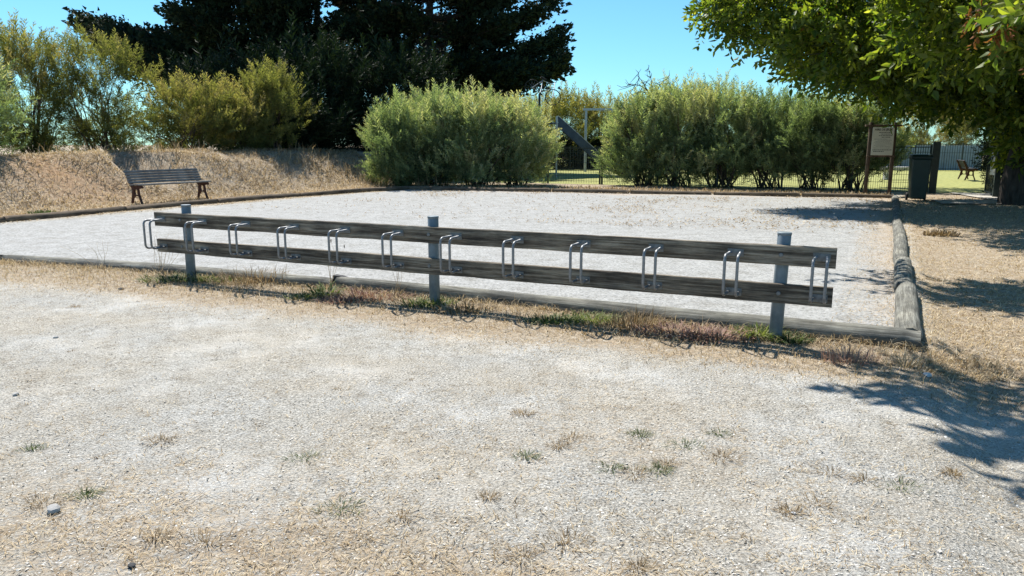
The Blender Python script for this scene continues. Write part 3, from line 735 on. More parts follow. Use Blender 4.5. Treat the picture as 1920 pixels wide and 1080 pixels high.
def leafy_tree(name, loc, label, blobs, trunk_r, limb_from, seed, dead=None, mat='leaf'):
    R = np.random.default_rng(seed); x, y = loc; root = empty(name, (x, y, 0), 0, label=label, cat='tree')
    S = Soup(); T = Soup(); top = np.array([limb_from[0] - x, limb_from[1] - y, limb_from[2]])
    T.tube(bent((0, 0, -.2), top, 0, 7, .03, R), [trunk_r * (1.3 - .6 * k / 7) for k in range(8)], 11)
    for (cx, cy, cz, rx, ry, rz, n) in blobs:
        c = np.array([cx - x, cy - y, cz]); r = np.array([rx, ry, rz])
        u = R.normal(size=(n, 3)); u /= np.linalg.norm(u, axis=1, keepdims=True); q = R.uniform(.25, 1, (n, 1)) ** .6
        pos = c + u * q * r
        D = u * np.array([1, 1, .3]) + np.array([0, 0, -.6]) + R.normal(size=(n, 3)) * .45
        out = (c - top); out[2] = 0; out /= (np.linalg.norm(out) + 1e-6); D += out * .35
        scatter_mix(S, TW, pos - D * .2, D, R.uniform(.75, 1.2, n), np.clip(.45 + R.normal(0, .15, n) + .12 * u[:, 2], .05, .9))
        lp = bent(top + (c - top) * .0, c, .10 * np.linalg.norm(c - top), 8, .03, R)
        L_ = np.linalg.norm(c - top); T.tube(lp, [max(.012, .028 * L_ ** .7 * (1 - .85 * k / 8)) for k in range(9)], 6)
        for _ in range(max(3, int(n / 25))):
            k = R.integers(5, 9); e = c + R.normal(size=3) * r * .55; T.tube(bent(lp[k], e, .05, 4, .05, R), [.02, .016, .012, .008, .005], 4)
    S.build('foliage', M[mat], root); T.build('trunk', M['bark'], root, smooth=True)
    if dead:
        Dd = Soup(); n = 14; p = np.array(dead) - [x, y, 0] + R.normal(size=(n, 3)) * [.16, .16, .22]
        scatter_mix(Dd, TW, p, np.tile([[0., 0, -1]], (n, 1)) + R.normal(size=(n, 3)) * .25, np.full(n, .55), R.uniform(.1, .9, n)); Dd.build('dead_leaves', M['deadleaf'], root, label='bunch of withered brown leaves')
    return root
leafy_tree('mulberry_tree', (12.75, 19.0), 'broad leafy green tree whose branches overhang the right side of the court',
           [(5.5, 19.3, 4.9, 1.0, 1.3, .75, 150), (6.8, 19.0, 4.9, 1.5, 1.6, 1.1, 300), (7.3, 18.0, 3.9, 1.3, 1.5, 1.0, 260), (8.8, 17.8, 3.7, 1.6, 1.7, 1.2, 330), (10.3, 17.6, 3.5, 1.7, 1.8, 1.2, 340),
            (9.0, 16.5, 5.6, 2.4, 2.2, 1.2, 380), (12.3, 17.2, 3.8, 1.7, 2.0, 1.5, 340), (12.3, 19.8, 6.2, 3.6, 3, 2, 520), (14.6, 17.8, 3.3, 1.5, 1.6, 1.6, 260), (10.6, 18.6, 2.75, 1.6, 1.2, .5, 140), (13.6, 19.8, 2.7, 1.6, 1.2, .6, 160), (16.6, 20.5, 3.0, 2.0, 1.6, 1.4, 260), (16, 23, 6.0, 3.6, 3, 1.2, 300), (8.5, 12.8, 4.0, 1.1, .7, .5, 150), (7.3, 13.5, 4.2, .9, .8, .4, 110), (12.6, 27.5, 5.6, 1.8, 2.2, .7, 160), (10.4, 12.4, 4.3, 1.2, .9, .6, 130), (12.2, 21.5, 3.0, 1.2, 1.0, .5, 140), (16.8, 27.4, 6.4, 2.4, 2.0, .8, 170), (14.0, 27.9, 6.0, 2.2, 1.9, .7, 170), (11.7, 17.3, 2.35, .75, .7, .5, 90), (12.6, 18.0, 1.95, .7, .55, .7, 90), (13.3, 19.6, 1.6, .6, .6, .8, 80), (14.0, 24.6, 5.6, 1.8, 1.6, .8, 150), (16.5, 17.5, 5.0, 2.4, 2.4, 1.2, 200), (8.0, 13.8, 3.7, 1.2, 1.1, .9, 170),
            (9.6, 14.2, 3.9, 1.4, 1.2, 1.0, 200), (8.3, 20.5, 6.2, 2.4, 2, 1.2, 300), (12.0, 14.5, 4.6, 1.8, 1.6, 1.4, 240), (11.2, 21.0, 3.7, 1.8, 1.5, 1.1, 300), (14.2, 21.3, 3.5, 1.8, 1.6, 1.4, 300), (9.0, 20.8, 3.9, 1.5, 1.2, .9, 220)],
           .3, (12.7, 18.8, 2.6), 91, dead=(6.55, 10.6, 3.45))
leafy_tree('mulberry_tree', (7.6, 4.6), 'near leafy tree at the right edge with a few large leaves in view',
           [(2.05, 7.0, 4.7, .95, .8, .35, 90), (3.0, 6.6, 4.9, .9, .8, .3, 110), (3.8, 10.2, 4.7, .7, .4, .2, 60), (4.5, 10.5, 4.6, .8, .45, .25, 110), (2.95, 11.0, 4.6, .45, .25, .15, 8), (4.9, 9.6, 4.6, 1.0, .8, .4, 130), (6.6, 8.2, 4.3, 1.3, 1.3, .8, 120),
            (6.5, 10.2, 3.5, .8, .7, .5, 26), (4.85, 6.9, 2.75, .35, .35, .22, 6), (6, 3.5, 4.8, 1.8, 1.6, .8, 120), (8.5, 8.8, 4.2, 1.5, 1.5, 1.2, 140)],
           .2, (7.4, 4.8, 3.0), 92)
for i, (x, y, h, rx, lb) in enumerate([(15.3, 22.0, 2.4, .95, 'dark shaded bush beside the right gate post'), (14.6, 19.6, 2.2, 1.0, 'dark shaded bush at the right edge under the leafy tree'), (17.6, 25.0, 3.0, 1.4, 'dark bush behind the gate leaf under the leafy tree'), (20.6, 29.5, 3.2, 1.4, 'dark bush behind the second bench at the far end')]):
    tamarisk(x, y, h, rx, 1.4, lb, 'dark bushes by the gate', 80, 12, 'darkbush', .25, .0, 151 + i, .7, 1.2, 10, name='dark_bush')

# ------------------------------------------------------------------ playground fence and gate
def wire_fence(a, b, h, label, spans, bar=.01, gap=.066, rows=(.1, .3, .55, .8, 1.05, 1.25), name='mesh_fence', thick=.0):
    a, b = np.array(a, float), np.array(b, float); L_ = np.linalg.norm(b - a); an = math.atan2(b[1] - a[1], b[0] - a[0])
    f = empty(name, (a[0], a[1], 0), an, label=label, cat='fence')
    for i in range(spans + 1):
        boxes('post', [(L_ * i / spans - .03, L_ * i / spans + .03, -.03, .03, -.1, h + .04)], M['dark_metal'], f)
    for i in range(spans):
        x0, x1 = L_ * i / spans + .032, L_ * (i + 1) / spans - .032
        boxes('rail', [(x0, x1, -.022, .022, h - .03, h)], M['dark_metal'], f)
        bl = [(x, x + bar, -bar / 2, bar / 2, .02, h - .031) for x in np.arange(x0 + gap, x1 - gap / 2, gap)]
        bl += [(x0, x1, bar / 2 + .001, bar * 1.5 + .001, z, z + bar) for z in rows if z < h - .1]
        boxes('wire_mesh', bl, M['dark_metal'], f, kind='stuff')
    return f
wire_fence((-4.4, 31.6), (3.34, 28.7), 1.36, 'dark metal mesh fence seen in the hedge gap below the slide', 4)
wire_fence((3.42, 28.66), (13.0, 23.55), 1.42, 'dark metal mesh fence running behind the hedge to the gate', 5)
wire_fence((11.5, 44.5), (22.2, 43.2), 1.35, 'bar fence at the far side of the lawn behind the gate', 5, .02, .13, (.12, 1.0), 'bar_fence')
wire_fence((22.9, 43.1), (33, 42.0), 1.5, 'bar fence at the far right side of the lawn', 4, .02, .13, (.12, 1.0), 'bar_fence')
wire_fence((-1, 44.2), (10, 44.4), 1.35, 'dark bar fence beyond the slide at the back of the playground', 5, .02, .13, (.12, .55, 1.0), 'bar_fence')
wire_fence((15.9, 24.3), (23.5, 34.5), 1.45, 'dark mesh fence running away right of the gate path', 4)
for i, (x, y) in enumerate([(11.5, 46.5), (14.5, 46.2), (17.5, 46.0), (20.5, 45.6)]):
    tamarisk(x, y, 1.9, 1.9, 1.0, f'low dark bush across the lawn behind the right hedge, {ORD[i]} from left', 'low dark bushes at the back of the playground', 50, 9, 'darkbush', .3, .0, 181 + i, .6, 1.7, 6, name='dark_bush', spires=0)
for i, (x, y, lb) in enumerate([(.4, 46.2, 'low dark hedge bush behind the slide beyond the back bar fence'), (3.0, 46.4, 'low dark hedge bush beyond the back bar fence, seen left of the swing leg'), (5.8, 46.4, 'low dark hedge bush beyond the back bar fence under the swing beam')]):
    tamarisk(x, y, 1.9, 1.9, 1.0, lb, 'low dark bushes at the back of the playground', 60, 10, 'darkbush', .3, .0, 171 + i, .6, 1.5, 6, name='dark_bush', spires=0)
def gate_post(x, y, w_, h, label):
    g = empty('gate_post', (x, y, 0), math.radians(-25), label=label, cat='post', group='gate posts')
    boxes('post', [(-w_ / 2, w_ / 2, -w_ / 2, w_ / 2, -.1, h)], M['dark_metal'], g, .008)
    boxes('cap', [(-w_ / 2 - .012, w_ / 2 + .012, -w_ / 2 - .012, w_ / 2 + .012, h + .001, h + .025)], M['dark_metal'], g, .004)
    boxes('hinge', [(-w_ / 2 - .05, -w_ / 2 - .002, -.03, .03, z, z + .06) for z in (.3, 1.15)], M['dark_metal'], g)
gate_post(13.05, 23.35, .2, 1.55, 'thick dark gate post right of the green bin')
gate_post(13.74, 21.35, .14, 1.47, 'dark gate post at the right holding the open gate leaf')
g = empty('gate', (13.82, 21.5, 0), math.atan2(1.5, .6), label='dark metal gate leaf standing open with a pale notice panel', cat='gate')
boxes('gate_frame', [(0, .04, -.02, .02, .08, 1.42), (1.36, 1.4, -.02, .02, .08, 1.42), (.042, 1.358, -.02, .02, .08, .12), (.042, 1.358, -.02, .02, 1.38, 1.42)], M['dark_metal'], g)
boxes('bars', [(x, x + .016, -.008, .008, .122, 1.378) for x in np.arange(.12, 1.3, .11)], M['dark_metal'], g, kind='stuff')
boxes('notice_panel', [(.2, .85, .022, .03, .62, 1.25)], M['signboard'], g)
boxes('notice_fixing', [(.24, .28, .031, .036, .68, .72), (.24, .28, .031, .036, 1.14, 1.18), (.76, .8, .031, .036, .68, .72), (.76, .8, .031, .036, 1.14, 1.18)], M['dark_metal'], g)

# ------------------------------------------------------------------ sign
def text_mesh(name, body, size, mat, parent, loc, thick=.0015):
    c = bpy.data.curves.new(name, 'FONT'); c.body = body; c.size = size; c.align_x = 'CENTER'; c.align_y = 'CENTER'; c.extrude = thick; c.offset = size * .02
    o = bpy.data.objects.new(name + '_src', c); col.objects.link(o); dg = bpy.context.evaluated_depsgraph_get()
    me = bpy.data.meshes.new_from_object(o.evaluated_get(dg)); bpy.data.objects.remove(o); bpy.data.curves.remove(c)
    me.name = name; me.materials.clear(); t = link(name, me, mat, parent); t.location = loc; t.rotation_euler = (math.pi / 2, 0, 0); return t
sx, sy = 10.86, 22.35
sg = empty('notice_sign', (sx, sy, 0), math.radians(-8), label='cream playground rules sign on two dark timber posts beside the hedge', cat='sign')
for i, x in enumerate((-.335, .335)):
    p = cyl('post', .055, -.2, 2.12, M['signwood'], sg, (x, 0, 0), 14)
boxes('crossbar', [(-.5, .5, -.075, .03, 2.0, 2.055)], M['signwood'], sg, .008); boxes('crossbar', [(-.4, .4, -.075, .0, 1.12, 1.17)], M['signwood'], sg, .008)
bd = boxes('board', [(-.3, .3, -.085, -.062, 1.18, 1.98)], M['signboard'], sg, .006)
text_mesh('title', 'AIRE DE JEUX', .082, M['ink'], bd, (0, -.0865, 1.91))
R_ = np.random.default_rng(4); bl = []
for row, (z, x0, x1, t) in enumerate([(1.79, -.12, .24, .016), (1.745, -.06, .2, .015), (1.70, -.12, .24, .015), (1.655, -.04, .2, .016), (1.60, -.24, .12, .009), (1.565, -.14, .26, .006), (1.53, -.2, .2, .006), (1.495, -.24, .22, .006), (1.46, -.2, .24, .006), (1.425, -.24, .1, .006), (1.39, -.18, .2, .006), (1.345, -.24, .2, .007), (1.29, -.26, .27, .018), (1.245, -.24, .05, .018)]):
    x = x0
    while x < x1:
        w_ = R_.uniform(.02, .07); bl.append((x, min(x + w_, x1), -.0875, -.0855, z + .04 - t / 2, z + .04 + t / 2)); x += w_ + .012
boxes('printed_lines', bl, M['ink'], bd, kind='stuff')

# ------------------------------------------------------------------ wheelie bin
bn = empty('wheelie_bin', (10.95, 20.3, .0), math.radians(-20), label='dark green wheelie bin standing beside the sign at the far log corner', cat='bin')
def frustum(name, w0, d0, w1, d1, z0, z1, mat, parent, bev=.02, loc=(0, 0, 0)):
    V = [(-w0, -d0, z0), (w0, -d0, z0), (w0, d0, z0), (-w0, d0, z0), (-w1, -d1, z1), (w1, -d1, z1), (w1, d1, z1), (-w1, d1, z1)]
    F = [(0, 3, 2, 1), (4, 5, 6, 7), (0, 1, 5, 4), (1, 2, 6, 5), (2, 3, 7, 6), (3, 0, 4, 7)]
    me = bpy.data.meshes.new(name); me.from_pydata(V, [], F); me.update(); o = link(name, me, mat, parent); o.location = loc
    m = o.modifiers.new('bevel', 'BEVEL'); m.width = bev; m.segments = 3; return o
frustum('body', .19, .22, .24, .28, .05, 1.12, M['bin'], bn, .04)
frustum('rim', .26, .3, .26, .3, 1.121, 1.16, M['bin'], bn, .008)
frustum('lid', .265, .31, .23, .27, 1.165, 1.23, M['bin'], bn, .025)
cyl('handle', .016, -.2, .2, M['bin'], bn, (0, .33, 1.14), 10, 'X')
for x in (-.22, .22):
    wl_ = cyl('wheel', .1, -.025, .025, M['rubber'], bn, (x, .22, .1), 20, 'X')

# ------------------------------------------------------------------ playground
sl = empty('slide', (4.3, 35.0, 0), math.radians(0), label='steel playground slide seen sideways through the hedge gap', cat='slide')
def chute(name, y0, y1, zlo, zhi, mat):
    n = 12; pts = []
    A, B = (-2.2, 2.62), (-.1, .8)
    line = [(A[0] + (B[0] - A[0]) * k / 9, A[1] + (B[1] - A[1]) * k / 9) for k in range(10)] + [(.25, .62), (.7, .42), (1.2, .36)]
    return extrude_poly(name, [(x, z + zhi) for x, z in line] + [(x, z + zlo) for x, z in line[::-1]], y0, y1, mat, sl)
chute('side_panel', -.3, -.27, -.36, .12, M['blue_metal']); chute('side_panel', .27, .3, -.36, .12, M['blue_metal']); chute('chute', -.268, .268, -.16, -.13, M['steel'])
chute('edge_rail', -.315, -.255, .123, .155, M['steel']); chute('edge_rail', .255, .315, .123, .155, M['steel'])
for y in (-.3, .3): boxes('leg', [(-2.28, -2.22, y - .04, y + .04, -.1, 2.75)], M['steel'], sl)
boxes('platform', [(-3.2, -2.31, -.35, .35, 2.4, 2.46)], M['blue_metal'], sl)
for k in range(6): boxes('rung', [(-3.9 + .06 * k, -3.86 + .06 * k, -.28, .28, .3 + .33 * k, .34 + .33 * k)], M['steel'], sl)
for y in (-.3, .3):
    s = Soup(); s.tube([(-3.98, y, -.1), (-3.48, y, 2.4)], .03, 6); s.build('ladder_side', M['steel'], sl)
sf = empty('swing_frame', (5.3, 41.5, 0), math.radians(-3), label='grey steel swing frame with a long top beam above the slide', cat='swing frame')
boxes('leg', [(-1.35, -1.22, -.06, .06, -.1, 3.27)], M['steel'], sf); boxes('leg', [(3.5, 3.62, -.06, .06, -.1, 3.27)], M['steel'], sf)
boxes('top_beam', [(-1.45, 3.75, -.1, .1, 3.28, 3.4)], M['steel'], sf)
for x in (.3, 1.5):
    s = Soup(); s.tube([(x - .2, 0, 3.3), (x - .2, 0, .5)], .01, 4); s.tube([(x + .2, 0, 3.3), (x + .2, 0, .5)], .01, 4); s.build('chain', M['steel'], sf)
    boxes('seat', [(x - .24, x + .24, -.1, .1, .46, .5)], M['rubber'], sf)
park_bench((19.1, 31.8, .02), math.radians(70), 'dark park bench on the lawn seen end on through the open gate', 1.5, 'rubber')
cb = empty('concrete_seat', (16.6, 32.4, 0), math.radians(3), label='low white concrete seat on the lawn behind the sign', cat='seat')
boxes('seat', [(-.75, .75, -.2, .2, .42, .54)], M['concrete'], cb, .01)
for x in (-.6, .52): boxes('leg', [(x, x + .1, -.16, .16, -.1, .419)], M['concrete'], cb)
wp = empty('wall_panel', (24.6, 44.2, 0), math.radians(-6), label='pale blue grey panel wall behind the far bar fence', cat='wall')
for k in range(5): boxes('panel', [(-2.6 + k * 1.05, -1.57 + k * 1.05, -.04, .04, 0, 1.42)], M['greypanel'], wp)
boxes('base_wall', [(-2.65, 2.65, .05, .2, -.1, .4)], M['concrete'], wp)

# bicycle mounted on a pole above the hedge
def ring(S, c, r, rt, ax_u, ax_v, n=28, sides=6):
    pts = [np.array(c) + r * (math.cos(t) * np.array(ax_u) + math.sin(t) * np.array(ax_v)) for t in np.linspace(0, 2 * math.pi, n + 1)]
    S.tube(pts, rt, sides, cap=False)
bk = empty('bicycle', (1.2, 33.6, 3.4), math.radians(8), label='old bicycle mounted tilted above the hedge against the sky', cat='bicycle')
bk.rotation_euler = (0, math.radians(24), math.radians(8))
for x in (-.5, .5):
    S = Soup(); ring(S, (x, 0, .34), .33, .022, (1, 0, 0), (0, 0, 1)); wv = S.build('wheel', M['rubber'], bk, smooth=True)
    S = Soup()
    for k in range(12):
        t = 2 * math.pi * k / 12; S.tube([(x, 0, .34), (x + .32 * math.cos(t), 0, .34 + .32 * math.sin(t))], .003, 3)
    S.build('spokes', M['steel'], wv)
S = Soup()
for a, b in (((-.5, 0, .34), (-.08, 0, .3)), ((-.5, 0, .34), (-.2, 0, .8)), ((-.08, 0, .3), (-.22, 0, .86)), ((-.08, 0, .3), (.36, 0, .74)), ((-.2, 0, .8), (.34, 0, .84)), ((.5, 0, .34), (.33, 0, .95))):
    S.tube([a, b], .018, 6)
S.build('frame', M['steel'], bk, smooth=True)
S = Soup(); S.tube([(.33, -.28, .98), (.36, 0, .96), (.33, .28, .98)], .014, 6); S.build('handlebar', M['dark_metal'], bk)
S = Soup(); S.tube([(-.34, 0, .9), (-.22, 0, .89), (-.08, 0, .9)], [.06, .05, .025], 8); S.build('saddle', M['rubber'], bk)
pl = cyl('display_pole', .05, -.1, 3.62, M['dark_metal'], None, (1.2, 33.64, 0), 12, label='pole behind the hedge that carries the old bicycle', cat='pole')

# ------------------------------------------------------------------ stones on the gravel
def stone(px, py, r, mat, label, seed, flat=.6):
    u, v = (px - 960) / 1400, -(py - 540) / 1400; c, s_ = math.cos(PITCH), math.sin(PITCH)
    d = np.array([u, c + v * s_, -s_ + v * c]); t = -1.5 / d[2]; x, y = d[0] * t, d[1] * t
    x, y = round(x, 2), round(y, 2)
    import bmesh as B
    bm = B.new(); B.ops.create_icosphere(bm, subdivisions=2, radius=r); R = np.random.default_rng(seed)
    cut = [(Vector(R.normal(size=3)).normalized(), R.uniform(.55, .85) * r) for _ in range(7)]
    for vv in bm.verts:
        for nrm, dd in cut:
            k = vv.co.dot(nrm) - dd
            if k > 0: vv.co -= nrm * k
        vv.co.z *= flat
    me = bpy.data.meshes.new('stone'); bm.to_mesh(me); bm.free()
    o = link('stone', me, mat, label=label, cat='stone'); o.location = (x, y, float(terrain(x, y)) + r * flat * .45); return o
stone(103, 950, .035, M['stone'], 'largest grey stone lying on the gravel at the bottom left', 1)
stone(662, 917, .014, M['concrete'], 'small white round pebble on the gravel below the rack', 2, .9)
stone(226, 538, .032, M['darkstone'], 'black stone on the gravel at the left before the grass verge', 3, .45)
stone(27, 733, .022, M['stone'], 'small dark grey stone at the left edge of the gravel', 4)
stone(248, 1055, .018, M['darkstone'], 'small dark stone near the bottom left beside a dry tuft', 5)
stone(104, 628, .022, M['stone'], 'small grey pebble in the pale gravel at the far left', 6)
stone(1740, 688, .03, M['concrete'], 'pale stone lying just below the near right log corner', 7)
stone(1487, 848 + 100, .012, M['concrete'], 'tiny white pebble on the gravel right of centre', 8)

# ------------------------------------------------------------------ loose ground cover (nobody could count it)
def ground_z(x, y):
    return terrain(x, y) + (vnoise(x, y, .16, 50) - .5) * .012 * (y < 10)
def blades(x, y, z, h, lean, wid, tone, az=None):
    """thin curved blades, 3 triangles each"""
    n = len(x); a = rng.uniform(0, 2 * np.pi, n) if az is None else az
    d = np.stack([np.cos(a), np.sin(a), 0 * a], 1); sd = np.stack([-d[:, 1], d[:, 0], 0 * a], 1)
    sd = sd * np.cos(rng.uniform(0, 2 * np.pi, n))[:, None] + d * .3
    sd /= np.linalg.norm(sd, axis=1, keepdims=True)
    p = np.stack([x, y, z - .004], 1); h = h[:, None]; lean = lean[:, None]; w_ = wid[:, None] / 2
    up = np.array([[0, 0, 1.]])
    m = p + up * h * (.62 - .25 * lean) + d * h * lean * .4
    t = p + up * h * (1 - .62 * lean) + d * h * lean * 1.05
    V = np.stack([p - sd * w_, p + sd * w_, m - sd * w_ * .8, m + sd * w_ * .8, t], 1)
    F = np.array([[0, 1, 3], [0, 3, 2], [2, 3, 4]])[None] + (np.arange(n) * 5)[:, None, None]
    return V.reshape(-1, 3), F.reshape(-1, 3), np.repeat(tone, 5)

# limestone chips on the near gravel
tm = []
for k in range(6):
    R = np.random.default_rng(300 + k); V = np.array([(1, 0, 0), (-1, 0, 0), (0, 1, 0), (0, -1, 0), (0, 0, .7), (0, 0, -.7)], float) * R.uniform(.6, 1.1, (6, 3)) + R.normal(size=(6, 3)) * .12
    tm.append((V, np.array([(0, 2, 4), (2, 1, 4), (1, 3, 4), (3, 0, 4)]), np.zeros(6)))
def in_front(x, y): return front(np.stack([x, y], -1))
def near_points(n, p=1.6, y0=1.9, y1=8.5):
    y = y0 + (y1 - y0) * rng.uniform(0, 1, n) ** p; x = rng.uniform(-.74, .74, n) * (y + .4); k = in_front(x, y) > .05
    return x[k], y[k]
x, y = near_points(60000, 1.5)
S = Soup(); n = len(x); k = rng.integers(0, 6, n); sz = .003 + .006 * rng.uniform(0, 1, n) ** 2.6 + .006 * (rng.uniform(0, 1, n) < .008)
Rz = rot_to(rng.normal(size=(n, 3)) * .35 + [0, 0, 1]); zz = ground_z(x, y)
for i in range(6):
    m = k == i; S.scatter(tm[i][0], tm[i][1], np.stack([x, y, zz + sz * .15], 1)[m], Rz[m], np.stack([sz, sz * .8, sz * .5], 1)[m], np.clip(rng.normal(.5, .22, m.sum()), 0, 1))
S.build('gravel', M['chip'], kind='stuff', label='pale limestone chips strewn over the near ground')

# dry straw and grass bits on the near ground, thick where the mask says straw
S = Soup()
x, y = near_points(90000, 1.4); keep = rng.uniform(0, 1, len(x)) < straw_mask(x, y) * 1.1 * (.25 + 1.2 * (fbm(x, y, .35, 70) > .5)) + .04
x, y = x[keep], y[keep]; n = len(x)
S.add(*blades(x, y, ground_z(x, y) + .004, rng.uniform(.012, .05, n), rng.uniform(1.1, 1.55, n), rng.uniform(.0018, .004, n), np.clip(rng.normal(.55, .25, n), 0, 1)))
# small scattered tufts
tx, ty = near_points(520, 1.3); k = rng.uniform(0, 1, len(tx)) < .25 + straw_mask(tx, ty); tx, ty = tx[k], ty[k]
spots = [(570, 852), (1200, 805), (1283, 825), (1355, 845), (1050, 830), (1070, 815), (1625, 880), (1535, 930), (1790, 860), (1145, 870), (1190, 880), (1235, 870), (1250, 858), (750, 965), (915, 930), (385, 1010), (290, 1000), (980, 770), (140, 570), (985, 850), (300, 820), (640, 950), (1350, 800), (1560, 870), (1690, 890), (1480, 945), (1060, 1010), (980, 1040), (1200, 1055), (80, 935), (160, 920), (60, 830)]
def G(px, py):
    u, v = (px - 960) / 1400, -(py - 540) / 1400; c, s_ = math.cos(PITCH), math.sin(PITCH); t = -1.5 / (-s_ + v * c); return u * t, (c + v * s_) * t
sp = np.array([G(*q) for q in spots]); tx = np.concatenate([tx, sp[:, 0]]); ty = np.concatenate([ty, sp[:, 1]])
Gs = Soup()
for i in range(len(tx)):
    big = i >= len(tx) - len(sp); n = rng.integers(60, 120) if big else rng.integers(8, 26); r = rng.uniform(.035, .085) if big else rng.uniform(.015, .05)
    a = rng.uniform(0, 2 * np.pi, n); q = rng.uniform(0, r, n); bx, by = tx[i] + q * np.cos(a) * 1.4, ty[i] + q * np.sin(a)
    V, F, T = blades(bx, by, ground_z(bx, by), rng.uniform(.02, .055, n) * (1.1 if big else .6), rng.uniform(.5, 1.4, n), rng.uniform(.002, .004, n), np.clip(rng.normal(.22, .2, n), 0, 1), a)
    (Gs if (big and rng.random() < .45) else S).add(V, F, T)
# verge along the front border
def verge(n, smax, t0=0, t1=15.5, p=1.0):
    t = rng.uniform(t0, t1, n); s_ = .09 + smax * rng.uniform(0, 1, n) ** p; L1 = np.linalg.norm(J - C)
    q = np.where((t < L1)[:, None], C + f1[None] * t[:, None], J + f2[None] * (t - L1)[:, None]) + np.array([-.39, -.92])[None] * s_[:, None]; return q[:, 0], q[:, 1], s_
x, y, s_ = verge(48000, 1.75, -.6, 15, 1.5); k = rng.uniform(0, 1, len(x)) < (.25 + 1.1 * fbm(x, y, .5, 80)) * sst(1.8, .6, s_ + .9 * (fbm(x, y, .8, 5) - .5)); x, y, s_ = x[k], y[k], s_[k]; n = len(x)
S.add(*blades(x, y, ground_z(x, y), rng.uniform(.03, .13, n) * np.clip(1.15 - .62 * s_, .25, 2) * (.6 + fbm(x, y, .4, 90)), rng.uniform(.4, 1.4, n), rng.uniform(.003, .006, n), np.clip(rng.normal(.55, .24, n), 0, 1)))
# straw ground at the right of the court
n = 42000; y = 5 + 17 * rng.uniform(0, 1, n) ** 1.7; x = C[0] + (y - C[1]) * .496 + .12 + rng.uniform(0, 1, n) ** 1.1 * (1.2 + .35 * y); k = in_front(x, y) < .6; x, y = x[k], y[k]; n = len(x)
k = rng.uniform(0, 1, n) < .2 + 1.1 * fbm(x, y, .7, 33); x, y = x[k], y[k]; n = len(x)
S.add(*blades(x, y, ground_z(x, y), rng.uniform(.03, .085, n), rng.uniform(.6, 1.5, n), rng.uniform(.004, .007, n) * (.6 + y / 12), np.clip(rng.normal(.62, .22, n), 0, 1)))
# strip of straw on the court along its right border and back border
n = 5000; t = rng.uniform(0, 1, n); q = C[None] + (BR - C)[None] * t[:, None]; off = .1 + .5 * rng.uniform(0, 1, n) ** 1.6; x = q[:, 0] - .895 * off; y = q[:, 1] + .445 * off
S.add(*blades(x, y, np.zeros(n), rng.uniform(.015, .05, n), rng.uniform(1.1, 1.5, n), rng.uniform(.004, .007, n), np.clip(rng.normal(.5, .2, n), 0, 1)))
S.build('dry_grass', M['dry'], kind='stuff', label='short dry straw coloured grass on the verges and gravel')
Gs.build('low_green_grass', M['green'], kind='stuff', label='small green grass tufts in the gravel')
# litter on the court
S = Soup(); n = 14000; s1, s2 = rng.uniform(.02, .98, n), rng.uniform(.3, .99, n) ** .7
q = (C[None] * (1 - s1)[:, None] + CL[None] * s1[:, None]) * (1 - s2)[:, None] + (BR[None] * (1 - s1)[:, None] + BL[None] * s1[:, None]) * s2[:, None]
k = rng.uniform(0, 1, n) < (.16 + 1.0 * sst(.46, .62, fbm(q[:, 0], q[:, 1], 1.6, 73))) * sst(-9, 4, q[:, 0]); q = q[k]; n = len(q)
S.add(*blades(q[:, 0], q[:, 1], np.zeros(n) + .004, rng.uniform(.04, .11, n), rng.uniform(1.2, 1.55, n), rng.uniform(.008, .024, n), np.clip(rng.normal(.3, .2, n), 0, 1)))
S.build('leaf_litter', M['dry'], kind='stuff', label='bits of dry leaf and straw strewn on the court')

# long dry grass on the mound
S = Soup(); n = 80000
t = rng.uniform(0, 1.1, n); LD = (BL - CL) / np.linalg.norm(BL - CL); s_ = .12 + 6.8 * rng.uniform(0, 1, n); q = CL[None] + LD[None] * (t * 17)[:, None] + np.array([-LD[1], LD[0]])[None] * s_[:, None]
x, y = q[:, 0], q[:, 1]; k = (rng.uniform(0, 1, n) < .25 + 1.0 * fbm(x, y, .8, 22)) & (x < -2.4) & ~((x / y > -.53) & (x / y < -.445) & (y > 20.6) & (y < 22.9)) & (rng.uniform(0, 1, n) > blob(x, y, -11.2, 18.9, 1.3, .9, .75)); x, y, s_ = x[k], y[k], s_[k]; n = len(x)
S.add(*blades(x, y, ground_z(x, y), rng.uniform(.08, .26, n) * (.3 + .7 * sst(.8, 1.8, s_)), rng.uniform(.7, 1.5, n), rng.uniform(.009, .018, n), np.clip(rng.normal(.5, .25, n) + .25 * (fbm(x, y, .5, 8) - .5), 0, 1)))
n = 260; x = rng.uniform(-8.2, -2.6, n); y = 27 + rng.uniform(-1, 1.3, n); 
S.add(*blades(x, y, ground_z(x, y), rng.uniform(.25, .6, n), rng.uniform(.1, .6, n), rng.uniform(.012, .022, n), rng.uniform(.3, .8, n)))
n = 300; x = rng.uniform(-14, -9.5, n); y = 23 + rng.uniform(-1.4, 1.3, n)
S.add(*blades(x, y, ground_z(x, y), rng.uniform(.25, .6, n), rng.uniform(.1, .8, n), rng.uniform(.012, .022, n), rng.uniform(.2, .7, n)))
S.build('mound_grass', M['dry'], kind='stuff', label='long dry matted grass covering the mound')
# dark ivy and weeds at the foot of the hedge and lawn blades
S = Soup(); n = 9000; t = rng.uniform(-.02, 1.0, n); q = BL[None] + (BR - BL)[None] * t[:, None]; off = .12 + 2.2 * rng.uniform(0, 1, n) ** 1.3; x = q[:, 0] + .28 * off; y = q[:, 1] + .96 * off
S.add(*blades(x, y, ground_z(x, y), rng.uniform(.05, .2, n), rng.uniform(.3, 1.4, n), rng.uniform(.012, .03, n), np.clip(rng.normal(.4, .25, n), 0, 1)))
S.build('hedge_foot_weeds', M['dry'], kind='stuff', label='dry weeds at the foot of the hedge')

